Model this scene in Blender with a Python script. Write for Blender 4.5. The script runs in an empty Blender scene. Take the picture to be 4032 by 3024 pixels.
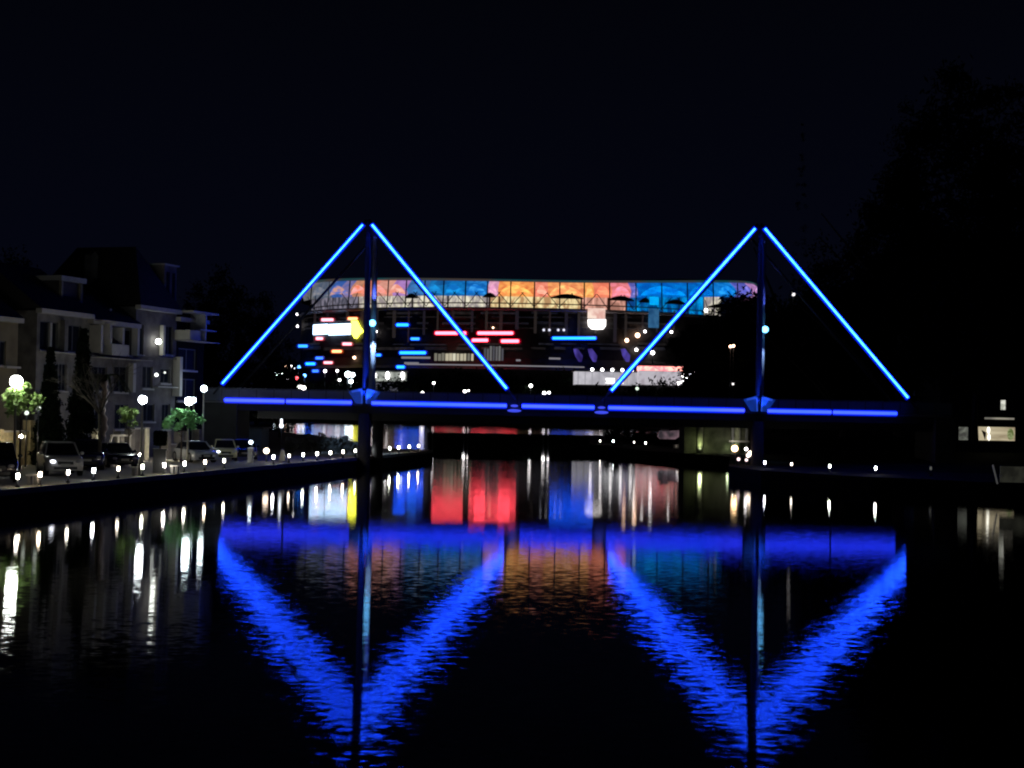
import bpy, math, random
from mathutils import Vector, Matrix
PI = math.pi
SC = bpy.context.scene
COL = SC.collection

# ------------------------------------------------------------------ camera
CAM_H = 4.5; F = 6000.0; CX, CY = 2016.0, 1512.0
ROLL = math.radians(1.15); PITCH = math.atan2(123.0, F)
cam_d = bpy.data.cameras.new("camera"); cam = bpy.data.objects.new("camera", cam_d); COL.objects.link(cam)
cam_d.sensor_width = 36.0; cam_d.lens = F/4032*36.0
cam_d.clip_start = 0.5; cam_d.clip_end = 6000
_up = Vector((0, -math.sin(PITCH), math.cos(PITCH)))
_fw = Vector((0, math.cos(PITCH), math.sin(PITCH)))
_r = Vector((1, 0, 0))*math.cos(ROLL) + _up*math.sin(ROLL)
_u = Vector((-1, 0, 0))*math.sin(ROLL) + _up*math.cos(ROLL)
M = Matrix((_r, _u, -_fw)).transposed().to_4x4(); M.translation = (0, 0, CAM_H)
cam.matrix_world = M
SC.camera = cam

# ------------------------------------------------------------------ night sky
w = bpy.data.worlds.new("World"); SC.world = w; w.use_nodes = True
nt = w.node_tree; nt.nodes.clear()
out = nt.nodes.new("ShaderNodeOutputWorld"); bg = nt.nodes.new("ShaderNodeBackground")
tc = nt.nodes.new("ShaderNodeTexCoord"); sep = nt.nodes.new("ShaderNodeSeparateXYZ")
rmp = nt.nodes.new("ShaderNodeValToRGB")
nt.links.new(tc.outputs["Generated"], sep.inputs[0]); nt.links.new(sep.outputs[2], rmp.inputs[0])
nt.links.new(rmp.outputs[0], bg.inputs[0]); nt.links.new(bg.outputs[0], out.inputs[0])
cr = rmp.color_ramp
cr.elements[0].position = 0.0;  cr.elements[0].color = (0.0015, 0.0019, 0.0058, 1)
cr.elements[1].position = 0.30; cr.elements[1].color = (0.0007, 0.0009, 0.0022, 1)
e = cr.elements.new(0.10); e.color = (0.0012, 0.0016, 0.0048, 1)
bg.inputs[1].default_value = 1.0
SC.view_settings.view_transform = 'Standard'; SC.view_settings.look = 'None'
SC.view_settings.exposure = 0; SC.view_settings.gamma = 1
SC.cycles.use_denoising = True
SC.cycles.max_bounces = 6; SC.cycles.diffuse_bounces = 2; SC.cycles.glossy_bounces = 3
SC.cycles.sample_clamp_indirect = 4.0
SC.cycles.filter_width = 2.1

# ------------------------------------------------------------------ photo pixel -> place
def ray(px, py):
    d = _r*((px-CX)/F) + _u*(-(py-CY)/F) + _fw
    return d/d.y
def P(px, py, D):
    d = ray(px, py); return Vector((d.x*D, D, CAM_H + d.z*D))
def G(px, py, z):
    d = ray(px, py); t = (z-CAM_H)/d.z; return Vector((d.x*t, t, z))

# ------------------------------------------------------------------ materials
MATS = {}
def mat(name, col, rough=0.7, metal=0.0, noise=0.25, scale=3.0, spec=0.4, col2=None, bump=0.0):
    if name in MATS: return MATS[name]
    m = bpy.data.materials.new(name); m.use_nodes = True; n = m.node_tree
    b = n.nodes["Principled BSDF"]
    b.inputs["Roughness"].default_value = rough; b.inputs["Metallic"].default_value = metal
    b.inputs["Specular IOR Level"].default_value = spec
    t = n.nodes.new("ShaderNodeTexCoord"); nz = n.nodes.new("ShaderNodeTexNoise")
    nz.inputs["Scale"].default_value = scale; nz.inputs["Detail"].default_value = 6
    n.links.new(t.outputs["Object"], nz.inputs["Vector"])
    mx = n.nodes.new("ShaderNodeMix"); mx.data_type = 'RGBA'
    c2 = col2 or tuple(c*(1-noise) for c in col)
    mx.inputs[6].default_value = (*col, 1); mx.inputs[7].default_value = (*c2, 1)
    r = n.nodes.new("ShaderNodeValToRGB"); r.color_ramp.elements[0].position = .35; r.color_ramp.elements[1].position = .65
    n.links.new(nz.outputs[0], r.inputs[0]); n.links.new(r.outputs[0], mx.inputs[0])
    n.links.new(mx.outputs[2], b.inputs["Base Color"])
    if bump:
        bp = n.nodes.new("ShaderNodeBump"); bp.inputs["Distance"].default_value = bump
        n.links.new(nz.outputs[0], bp.inputs["Height"]); n.links.new(bp.outputs[0], b.inputs["Normal"])
    MATS[name] = m; return m
def em(name, col, s=1.0, col2=None, scale=1.0, stretch=(1, 1, 1), lo=.4, hi=.6, detail=3):
    if name in MATS: return MATS[name]
    m = bpy.data.materials.new(name); m.use_nodes = True; n = m.node_tree
    b = n.nodes["Principled BSDF"]
    b.inputs["Base Color"].default_value = (.05, .05, .05, 1)
    b.inputs["Emission Color"].default_value = (*col, 1); b.inputs["Emission Strength"].default_value = s
    if col2:
        t = n.nodes.new("ShaderNodeTexCoord"); mp = n.nodes.new("ShaderNodeMapping")
        mp.inputs["Scale"].default_value = stretch
        nz = n.nodes.new("ShaderNodeTexNoise"); nz.inputs["Scale"].default_value = scale
        nz.inputs["Detail"].default_value = detail; nz.inputs["Distortion"].default_value = .6
        n.links.new(t.outputs["Object"], mp.inputs[0]); n.links.new(mp.outputs[0], nz.inputs["Vector"])
        r = n.nodes.new("ShaderNodeValToRGB"); r.color_ramp.elements[0].position = lo; r.color_ramp.elements[1].position = hi
        r.color_ramp.elements[0].color = (*col, 1); r.color_ramp.elements[1].color = (*col2, 1)
        n.links.new(nz.outputs[0], r.inputs[0]); n.links.new(r.outputs[0], b.inputs["Emission Color"])
    MATS[name] = m; return m

# ------------------------------------------------------------------ mesh builder
class MB:
    def __init__(s): s.v = []; s.f = []; s.smooth = []
    def add(s, vs, fs, sm=False):
        o = len(s.v); s.v += [tuple(p) for p in vs]; s.f += [tuple(i+o for i in f) for f in fs]; s.smooth += [sm]*len(fs); return s
    def box(s, x0, x1, y0, y1, z0, z1):
        vs = [(x0,y0,z0),(x1,y0,z0),(x1,y1,z0),(x0,y1,z0),(x0,y0,z1),(x1,y0,z1),(x1,y1,z1),(x0,y1,z1)]
        return s.add(vs, [(3,2,1,0),(4,5,6,7),(0,1,5,4),(1,2,6,5),(2,3,7,6),(3,0,4,7)])
    def bar(s, a, b, wd, ht=None):   # square bar between two points
        return s.tube([a, b], [wd/1.414, wd/1.414], 4, sm=False)
    def tube(s, pts, rs, n=10, sm=True, cap=True):
        pts = [Vector(p) for p in pts]
        if not isinstance(rs, (list, tuple)): rs = [rs]*len(pts)
        vs = []; prev = None
        for i, p in enumerate(pts):
            d = (pts[min(i+1, len(pts)-1)]-pts[max(i-1, 0)])
            if d.length < 1e-9: d = Vector((0,0,1))
            d.normalize()
            if prev is None:
                a = Vector((0, 0, 1)) if abs(d.z) < .9 else Vector((1, 0, 0))
                x = d.cross(a).normalized()
            else:
                x = (prev - d*prev.dot(d)); x = x.normalized() if x.length > 1e-6 else d.orthogonal().normalized()
            prev = x; y = d.cross(x)
            for k in range(n):
                t = 2*PI*(k+.5)/n; vs.append(p + (x*math.cos(t)+y*math.sin(t))*rs[i])
        fs = []
        for i in range(len(pts)-1):
            for k in range(n):
                k2 = (k+1) % n; fs.append((i*n+k, i*n+k2, (i+1)*n+k2, (i+1)*n+k))
        s.add(vs, fs, sm)
        if cap:
            o = len(s.v)-len(vs)
            s.f.append(tuple(o+k for k in range(n))[::-1]); s.f.append(tuple(o+(len(pts)-1)*n+k for k in range(n))); s.smooth += [False, False]
        return s
    def lathe(s, prof, c=(0,0,0), n=16, sm=True):
        vs = []; fs = []
        for r, z in prof:
            for k in range(n):
                t = 2*PI*k/n; vs.append((c[0]+r*math.cos(t), c[1]+r*math.sin(t), c[2]+z))
        for i in range(len(prof)-1):
            for k in range(n):
                k2 = (k+1) % n; fs.append((i*n+k, i*n+k2, (i+1)*n+k2, (i+1)*n+k))
        fs.append(tuple(range(n))[::-1]); fs.append(tuple((len(prof)-1)*n+k for k in range(n)))
        return s.add(vs, fs, sm)
    def ball(s, c, r, rz=None, n=12):
        rz = rz or r
        prof = [(max(1e-3, r*math.sin(PI*i/8)), -rz*math.cos(PI*i/8)) for i in range(9)]
        return s.lathe(prof, c, n)
    def prism(s, poly, z0, z1):      # poly of (x,y), extruded up
        n = len(poly)
        vs = [(x, y, z0) for x, y in poly]+[(x, y, z1) for x, y in poly]
        a = sum(poly[i][0]*poly[(i+1) % n][1]-poly[(i+1) % n][0]*poly[i][1] for i in range(n))
        if a < 0: vs = [(x, y, z0) for x, y in poly[::-1]]+[(x, y, z1) for x, y in poly[::-1]]
        fs = [tuple(range(n))[::-1], tuple(range(n, 2*n))]+[(i, (i+1) % n, n+(i+1) % n, n+i) for i in range(n)]
        return s.add(vs, fs)
    def slab(s, poly, y0, y1):       # poly of (x,z), extruded in y
        n = len(poly)
        vs = [(x, y0, z) for x, z in poly]+[(x, y1, z) for x, z in poly]
        fs = [tuple(range(n)), tuple(range(n, 2*n))[::-1]]+[((i+1) % n, i, n+i, n+(i+1) % n) for i in range(n)]
        return s.add(vs, fs)
    def build(s, name, m, parent=None, loc=None):
        me = bpy.data.meshes.new(name); me.from_pydata(s.v, [], s.f); me.materials.append(m)
        if any(s.smooth): me.polygons.foreach_set("use_smooth", s.smooth)
        me.update()
        o = bpy.data.objects.new(name, me); COL.objects.link(o)
        if parent is not None: o.parent = parent
        if loc is not None: o.location = loc
        return o
def tag(o, label=None, cat=None, group=None, kind=None):
    if label: o['label'] = label
    if cat: o['category'] = cat
    if group: o['group'] = group
    if kind: o['kind'] = kind
    return o
def empty(name, loc=(0, 0, 0), rz=0.0, label=None, cat=None, group=None):
    o = bpy.data.objects.new(name, None); COL.objects.link(o); o.location = loc; o.rotation_euler = (0, 0, rz)
    return tag(o, label, cat, group)
def copy_tree(o, parent=None):
    c = o.copy(); COL.objects.link(c); c.parent = parent
    for ch in [x for x in o.children]: copy_tree(ch, c)
    return c
ORD = ['leftmost', 'second', 'third', 'fourth', 'fifth', 'sixth', 'seventh', 'eighth', 'ninth', 'tenth', 'eleventh', 'twelfth',
       'thirteenth', 'fourteenth', 'fifteenth', 'sixteenth', 'seventeenth', 'eighteenth', 'nineteenth', 'twentieth',
       'twenty-first', 'twenty-second', 'twenty-third', 'twenty-fourth', 'twenty-fifth', 'twenty-sixth']

# common materials
STEEL = mat('dark_steel', (.10, .11, .13), .45, .6)
PALE_STEEL = mat('painted_steel', (.45, .46, .5), .5, .1)
BLACK = mat('black_paint', (.012, .012, .014), .4)
CONC = mat('concrete', (.30, .29, .27), .9, noise=.35, scale=1.5)
GLASS = mat('dark_glass', (.01, .012, .02), .6, spec=.03)
LAMPW = em('lamp_white', (.86, .97, 1.0), 170)
LAMPW2 = em('lamp_cool_far', (.8, .97, 1.0), 22)
DOTW = em('lamp_dot_white', (1.0, .95, .95), 9)
DOTWARM = em('lamp_dot_warm', (1.0, .62, .40), 7)
DOTRED = em('lamp_dot_red', (1.0, .10, .12), 6)
DOTBLUE = em('lamp_dot_blue', (.10, .35, 1.0), 8)

# ------------------------------------------------------------------ water
def water_mat():
    m = bpy.data.materials.new('river_water'); m.use_nodes = True; n = m.node_tree; L = n.links
    n.nodes.remove(n.nodes["Principled BSDF"])
    b = n.nodes.new("ShaderNodeBsdfGlossy"); b.distribution = 'BECKMANN'; b.inputs["Color"].default_value = (1, 1, 1, 1); b.inputs["Anisotropy"].default_value = .6
    tg = n.nodes.new("ShaderNodeCombineXYZ"); tg.inputs[0].default_value = 1; L.new(tg.outputs[0], b.inputs["Tangent"])   # wave crests run across the cove
    df = n.nodes.new("ShaderNodeBsdfDiffuse"); df.inputs["Color"].default_value = (.0015, .002, .0025, 1)
    fr = n.nodes.new("ShaderNodeFresnel"); fr.inputs["IOR"].default_value = 1.333
    mxs = n.nodes.new("ShaderNodeMixShader"); L.new(fr.outputs[0], mxs.inputs[0]); L.new(df.outputs[0], mxs.inputs[1]); L.new(b.outputs[0], mxs.inputs[2])
    L.new(mxs.outputs[0], n.nodes["Material Output"].inputs[0])
    geo = n.nodes.new("ShaderNodeNewGeometry"); sp = n.nodes.new("ShaderNodeSeparateXYZ"); L.new(geo.outputs["Position"], sp.inputs[0])
    # roughness by distance from the cove: breeze patches on the open river, calm belt at the mouth, light ripple in the cove
    wob = n.nodes.new("ShaderNodeTexNoise"); wob.inputs["Scale"].default_value = .03; L.new(geo.outputs["Position"], wob.inputs["Vector"])
    wm = n.nodes.new("ShaderNodeMath"); wm.operation = 'MULTIPLY_ADD'; wm.inputs[1].default_value = 16; L.new(wob.outputs[0], wm.inputs[0]); L.new(sp.outputs[1], wm.inputs[2])
    r = n.nodes.new("ShaderNodeMapRange"); r.inputs[1].default_value = 0; r.inputs[2].default_value = 600; L.new(wm.outputs[0], r.inputs[0])
    cr = n.nodes.new("ShaderNodeValToRGB"); L.new(r.outputs[0], cr.inputs[0])
    els = cr.color_ramp.elements
    def g(v): return (v, v, v, 1)
    els[0].position = 0; els[0].color = g(.105)
    els[1].position = 1; els[1].color = g(.18)
    for p, v in ((.05, .090), (.075, .080), (.10, .073), (.20, .078), (.262, .080), (.278, .035), (.60, .035), (.64, .17)):
        q = els.new(p); q.color = g(v)
    # open river behind the left quay is ruffled by wind
    ln = n.nodes.new("ShaderNodeMath"); ln.operation = 'MULTIPLY_ADD'; ln.inputs[1].default_value = -.054; L.new(sp.outputs[1], ln.inputs[0])
    ngx = n.nodes.new("ShaderNodeMath"); ngx.operation = 'MULTIPLY'; ngx.inputs[1].default_value = -1; L.new(sp.outputs[0], ngx.inputs[0]); L.new(ngx.outputs[0], ln.inputs[2])
    mk = n.nodes.new("ShaderNodeMapRange"); mk.inputs[1].default_value = -.4; mk.inputs[2].default_value = .6; L.new(ln.outputs[0], mk.inputs[0])
    my = n.nodes.new("ShaderNodeMapRange"); my.inputs[1].default_value = 148; my.inputs[2].default_value = 154; L.new(sp.outputs[1], my.inputs[0])
    mb_ = n.nodes.new("ShaderNodeMath"); mb_.operation = 'MULTIPLY'; L.new(mk.outputs[0], mb_.inputs[0]); L.new(my.outputs[0], mb_.inputs[1])
    mxr = n.nodes.new("ShaderNodeMix"); mxr.inputs[3].default_value = .175; L.new(mb_.outputs[0], mxr.inputs[0]); L.new(cr.outputs[0], mxr.inputs[2])
    rs_ = n.nodes.new("ShaderNodeMath"); rs_.operation = 'MULTIPLY'; rs_.inputs[1].default_value = .66; L.new(mxr.outputs[0], rs_.inputs[0]); L.new(rs_.outputs[0], b.inputs["Roughness"])
    # ripple normals
    def layer(scl, ax, ay, det):
        mp = n.nodes.new("ShaderNodeMapping"); mp.inputs["Scale"].default_value = scl; L.new(geo.outputs["Position"], mp.inputs[0])
        nz = n.nodes.new("ShaderNodeTexNoise"); nz.inputs["Scale"].default_value = 1; nz.inputs["Detail"].default_value = det; L.new(mp.outputs[0], nz.inputs["Vector"])
        s = n.nodes.new("ShaderNodeVectorMath"); s.operation = 'SUBTRACT'; s.inputs[1].default_value = (.5, .5, .5); L.new(nz.outputs["Color"], s.inputs[0])
        k = n.nodes.new("ShaderNodeVectorMath"); k.operation = 'MULTIPLY'; k.inputs[1].default_value = (ax, ay, 0); L.new(s.outputs[0], k.inputs[0])
        return k
    a = layer((4.2, 6.0, 1), .012, .085, 3); c = layer((.15, .38, 1), .002, .009, 2)
    ad = n.nodes.new("ShaderNodeVectorMath"); ad.operation = 'ADD'; L.new(a.outputs[0], ad.inputs[0]); L.new(c.outputs[0], ad.inputs[1])
    # breeze patches: ripple strength varies over the cove
    amp = n.nodes.new("ShaderNodeTexNoise"); amp.inputs["Scale"].default_value = .09; amp.inputs["Detail"].default_value = 2; L.new(geo.outputs["Position"], amp.inputs["Vector"])
    am = n.nodes.new("ShaderNodeMapRange"); am.inputs[1].default_value = .3; am.inputs[2].default_value = .7; am.inputs[3].default_value = .5; am.inputs[4].default_value = 1.2
    L.new(amp.outputs[0], am.inputs[0])
    # distance fade: short near the camera, small ripples die out in the calm belt
    dr = n.nodes.new("ShaderNodeValToRGB"); L.new(r.outputs[0], dr.inputs[0])
    de = dr.color_ramp.elements; de[0].position = 0; de[0].color = g(1); de[1].position = 1; de[1].color = g(.8)
    for p, v in ((.048, 1.05), (.070, .85), (.092, .30), (.2, .18), (.262, .30), (.278, .06), (.60, .06), (.64, .8)):
        q = de.new(p); q.color = g(v)
    mm = n.nodes.new("ShaderNodeMath"); mm.operation = 'MULTIPLY'; L.new(am.outputs[0], mm.inputs[0]); L.new(dr.outputs[0], mm.inputs[1])
    sc = n.nodes.new("ShaderNodeVectorMath"); sc.operation = 'SCALE'; L.new(ad.outputs[0], sc.inputs[0]); L.new(mm.outputs[0], sc.inputs["Scale"])
    up = n.nodes.new("ShaderNodeVectorMath"); up.operation = 'ADD'; up.inputs[1].default_value = (0, 0, 1); L.new(sc.outputs[0], up.inputs[0])
    nm = n.nodes.new("ShaderNodeVectorMath"); nm.operation = 'NORMALIZE'; L.new(up.outputs[0], nm.inputs[0]); L.new(nm.outputs[0], b.inputs["Normal"]); L.new(nm.outputs[0], fr.inputs["Normal"])
    return m
wb = MB(); wb.add([(-900, -40, 0), (900, -40, 0), (900, 700, 0), (-900, 700, 0)], [(0, 1, 2, 3)])
tag(wb.build('water', water_mat()), kind='structure')

# ------------------------------------------------------------------ banks
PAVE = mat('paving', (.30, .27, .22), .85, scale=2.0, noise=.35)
WALLM = mat('river_wall', (.012, .012, .011), .95, scale=.8, noise=.5, spec=.03)
GRASS = mat('dark_grass', (.016, .022, .010), .95, scale=.6, noise=.5, spec=.02)
QZ = .95
LE = [(-31, 5), (-28.4, 20), (-20.7, 67), (-8.2, 143), (-7.6, 149)]        # left quay edge
def le_x(D): 
    for (x0, y0), (x1, y1) in zip(LE, LE[1:]):
        if y0 <= D <= y1: return x0+(x1-x0)*(D-y0)/(y1-y0)
    return LE[-1][0]
left_poly = LE+[(-13, 152), (-19, 185), (-30, 232), (-60, 300), (-160, 420), (-700, 520), (-700, 5)]
tag(MB().prism(left_poly, -3, QZ-.25).build('river_wall', WALLM), kind='structure')
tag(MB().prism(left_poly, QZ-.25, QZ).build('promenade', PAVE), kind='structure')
RE = [(10.3, 200), (14.4, 165), (20.6, 149), (21.0, 146), (16.6, 116), (17.6, 107), (23.6, 99), (30.5, 94.5), (60, 80), (120, 60)]
right_poly = RE+[(700, 60), (700, 520), (200, 430), (60, 360), (14, 270)]
tag(MB().prism(right_poly, -3, QZ-.25).build('river_wall', WALLM), kind='structure')
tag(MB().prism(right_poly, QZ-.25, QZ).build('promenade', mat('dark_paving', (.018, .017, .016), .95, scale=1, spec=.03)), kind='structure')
# far shore, one rising sheet out to the horizon
fb = MB()
xs = [-2500, -600, -200, 0, 200, 600, 2500]; ys = [(615, -1), (622, 1.2), (700, 3), (800, 5), (1200, 6), (4500, 6)]
vs = [(x, y, z) for y, z in ys for x in xs]; nx = len(xs)
fb.add(vs, [(j*nx+i, j*nx+i+1, (j+1)*nx+i+1, (j+1)*nx+i) for j in range(len(ys)-1) for i in range(nx-1)])
tag(fb.build('ground', GRASS), kind='structure')
rb = MB()   # the cove's right slope rises behind the promenade
rp = [(24, 118, QZ+.01), (31, 112, QZ+.01), (60, 100, QZ+.01), (400, 90, QZ+.01),
      (26, 150, 2.6), (36, 150, 3.2), (80, 150, 4.0), (400, 150, 4.0),
      (24, 300, 2.6), (50, 300, 3.2), (90, 300, 4.5), (400, 320, 4.5)]
rb.add(rp, [(j*4+i, j*4+i+1, (j+1)*4+i+1, (j+1)*4+i) for j in range(2) for i in range(3)])
tag(rb.build('grass_slope', GRASS), kind='structure')

# ------------------------------------------------------------------ footbridge
D0, D1 = 119.5, 125.0
BR = empty('footbridge', (P(2016, 1600, D0).x, 122, 0), 0, 'long cable stayed footbridge outlined in blue light across the whole cove', 'footbridge')
def bp(mb, name, m, parent=None):           # build in world coordinates, parent to the bridge
    par = parent or BR
    o = mb.build(name, m); o.parent = par
    o.matrix_parent_inverse = Matrix.Translation(BR.location).inverted() if par is BR else Matrix.Identity(4)
    return o
XL, XR = -25.5, 34.6
LEDC = em('led_core', (.005, .045, 1.0), 32, (.010, .072, 1.0), 2.2, lo=.3, hi=.7)
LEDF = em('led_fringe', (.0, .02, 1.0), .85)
DECKL = em('deck_led', (.010, .036, 1.0), 5.6, (.024, .036, 1.0), .25, lo=.3, hi=.7)
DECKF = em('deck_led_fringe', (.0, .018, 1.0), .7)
zd = 5.05
deck = MB(); deck.box(XL, XR, D0+.35, D1-.35, zd-.25, zd+.12)
bp(deck, 'deck', CONC)
gd = MB(); gd.box(XL, XR, D0+.1, D0+.45, 4.45, zd-.02); gd.box(XL, XR, D1-.45, D1-.1, 4.45, zd-.02)
for i in range(24):
    x = XL+1+i*2.6; gd.box(x, x+.2, D0+.45, D1-.45, 4.5, zd-.26)
bp(gd, 'girder', mat('girder_paint', (.035, .035, .033), .9, scale=.7, spec=.1))
soff = MB(); soff.box(-20, XR-1, D0+.6, D1-.6, 3.85, 4.46)
bp(soff, 'service_duct', BLACK)
for yy in (D0+.15, D1-.15):
    pr = MB()
    n = 44
    for i in range(n+1):
        x = XL+(XR-XL)*i/n; pr.box(x-.03, x+.03, yy-.03, yy+.03, zd+.12, 6.14)
    pr.box(XL, XR, yy-.04, yy+.04, 6.14, 6.2)
    par = bp(pr, 'handrail', STEEL)
    g = MB()
    for i in range(n):
        x = XL+(XR-XL)*i/n; g.box(x+.05, x+(XR-XL)/n-.05, yy-.012, yy+.012, zd+.18, 6.1)
    gm = mat('frosted_glass', (.10, .14, .20), .5, spec=.6, noise=.4, scale=.5)
    gm.node_tree.nodes["Principled BSDF"].inputs["Transmission Weight"].default_value = .55
    g.build('glass_panel', gm, par)
# deck light strips
strips = [(885, 1572, 1120, 1578), (1128, 1578, 1385, 1584), (1464, 1586, 1995, 1598), (2055, 1600, 2340, 1606),
          (2395, 1607, 2930, 1619), (3022, 1621, 3272, 1627), (3280, 1627, 3530, 1631)]
for (xa, ya, xb, yb) in strips:
    a, b = P(xa, ya, D0-.02), P(xb, yb, D0-.02); z = 5.24
    s = MB(); s.tube([(a.x, D0-.12, z), (b.x, D0-.12, z)], .13, 8); st = bp(s, 'light_strip', DECKL)
    s = MB(); s.box(a.x, b.x, D0-.06, D0+.02, z-.25, z+.24); bp(s, 'light_diffuser', DECKF)  # wider blue box glows as the bloom round the strip
for xa in (2025, 2368):
    a = P(xa, 1612, D0-.1)
    s = MB(); s.ball((a.x, D0-.25, 4.86), .55, .12); bp(s, 'hanging_lamp', em('hang_lamp', (.06, .09, 1.0), .9))
    s = MB(); s.ball((a.x, D0-.15, 5.24), .3, .1); bp(s, 'hanging_lamp', em('hang_lamp', (.06, .09, 1.0), .9))
# masts, piers, uplights
MAST = [((1437, 1580), (1447, 868), (1466, 868)), ((2985, 1612), (2999, 884), (3007, 884))]
for bi, (bot, top, tr) in enumerate(MAST):
    b = P(*bot, D0+.5); t = P(*top, D0+.5)
    x = b.x
    m = MB(); m.tube([(x, D0+.5, -2.5), (x, D0+.5, 4.4)], [.5, .5], 14); bp(m, 'pier', mat('pier_concrete', (.05, .05, .05), .8))
    m = MB(); m.tube([(x, D0+.5, 4.4), (x, D0+.5, 5.3), (x, D0+.5, t.z-3), (x, D0+.5, t.z)], [.34, .26, .24, .2], 14)
    m.box(x-.5, x+.5, D0+.3, D0+.7, t.z-.5, t.z-.15)
    bp(m, 'mast', mat('mast_dark', (.05, .055, .07), .5, .3))
    xb = x+.62
    m = MB(); m.tube([(xb, D1+.1, -2.5), (xb, D1+.1, 4.4)], [.45, .45], 14); bp(m, 'pier', MATS['pier_concrete'])
    rx = (P(1470, 1300, D1).x if bi == 0 else P(3003, 1300, D1).x)
    m = MB(); m.tube([(rx, D1+.1, 4.4), (rx, D1+.1, t.z-.6)], [.30 if bi == 0 else .22, .2], 14)
    bp(m, 'mast', PALE_STEEL)
    # crosshead tying the pair of columns
    m = MB(); m.bar((x, D0+.5, t.z-.35), (rx, D1+.1, t.z-.7), .28); bp(m, 'crosshead', STEEL)
    # bracket lamp half way up the rear column
    lz = P(1462, 1275, D1).z if bi == 0 else P(2997, 1300, D1).z
    m = MB(); m.ball((rx+.02, D1-1.1, lz), .27); lampo = bp(m, 'bracket_lamp', em('mast_lamp', (.12, .5, 1.0), 7))
    m = MB(); m.box(rx-.05, rx+.05, D1-.9, D1-.05, lz-.05, lz+.05); m.build('bracket', STEEL, lampo)
    def spot(name, loc, tgt, col, en, ang, blend=.6, r=.08):
        l = bpy.data.lights.new(name, 'SPOT'); l.color = col; l.energy = en; l.spot_size = math.radians(ang); l.spot_blend = blend; l.shadow_soft_size = r
        o = bpy.data.objects.new(name, l); COL.objects.link(o); o.location = loc
        o.rotation_euler = (Vector(tgt)-Vector(loc)).to_track_quat('-Z', 'Y').to_euler(); return o
    spot('column_floodlight', (rx+.25, D1-1.6, lz+.4), (rx, D1+.1, lz+4.2), (.10, .16, 1), 3800 if bi == 0 else 1500, 40)
    spot('column_floodlight', (rx+.25, D1-1.7, lz-.4), (rx, D1+.1, lz-3.2), (.34, .56, 1), 4200 if bi == 0 else 1100, 46)
    spot('mast_floodlight', (x+.35, D0-.75, zd+.0), (x, D0+.5, zd+3.2), (.005, .05, 1), 4200 if bi == 0 else 1800, 60)
    # mast foot glass shields, their uplight and bright edges put in as emission
    for sgn in (-1, 1):
        w_ = MB()
        poly = [(x+sgn*.14, 5.16), (x+sgn*.62, 5.16), (x+sgn*1.25, 6.1), (x+sgn*.2, 6.42)]
        if sgn < 0: poly = poly[::-1]
        w_.slab(poly, D0-.10, D0-.05)
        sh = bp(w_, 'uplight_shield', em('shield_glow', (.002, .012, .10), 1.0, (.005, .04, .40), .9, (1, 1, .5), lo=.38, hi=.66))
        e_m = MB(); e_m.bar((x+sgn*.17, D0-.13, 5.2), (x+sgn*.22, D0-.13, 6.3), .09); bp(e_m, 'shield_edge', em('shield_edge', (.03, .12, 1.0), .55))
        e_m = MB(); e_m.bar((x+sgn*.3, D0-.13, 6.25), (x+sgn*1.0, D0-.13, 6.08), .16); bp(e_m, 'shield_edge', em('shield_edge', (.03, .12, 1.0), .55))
    m = MB(); m.tube([(x-1.4, D0-.1, 5.13), (x+1.4, D0-.1, 5.13)], .05, 6); bp(m, 'base_rail', STEEL)
# stays with led strips
stays = [((1428, 885), (875, 1510)), ((1465, 885), (1995, 1530)), ((2973, 900), (2408, 1537)), ((3012, 900), (3575, 1566))]
for k, (a, b) in enumerate(stays):
    pa, pb = P(*a, D0-.05), P(*b, D0-.05)
    d = (pb-pa); L_ = d.length; d.normalize()
    e0 = pa-d*.5; e1 = pb+d*1.1
    s = MB(); s.tube([(e0.x, D0+.28, e0.z), (e1.x, D0+.28, max(e1.z, 5.1))], .16, 10); so = bp(s, 'stay', STEEL)
    s = MB(); s.tube([pa, pb], .085 if k else .07, 8); bp(s, 'light_strip', LEDC)
    s = MB(); s.tube([pa+Vector((0, .16, 0))-d*.1, pb+Vector((0, .16, 0))+d*.1], .20, 10); bp(s, 'light_diffuser', LEDF)  # wider blue tube imitates bloom around the bright core
    off = Vector((.2, D1-D0+.2, -.35))
    s = MB(); s.tube([e0+off+Vector((0, 0, -.2)), e1+off], .11, 8); bp(s, 'stay', STEEL)
# abutments
ab = MB(); ab.prism([(XL-9, D0-.4), (-21.5, D0-.2), (-21.5, D1+.2), (XL-9, D1+.6)], QZ, 4.98); 
bp(ab, 'abutment', mat('dark_concrete', (.05, .05, .048), .9, scale=1))
ab = MB(); ab.prism([(33.2, D0-.3), (34.7, D0-.3), (34.7, D1+.3), (33.2, D1+.3)], QZ, 4.98)
bp(ab, 'abutment', mat('dark_concrete', (.05, .05, .048), .9, scale=1))

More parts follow.
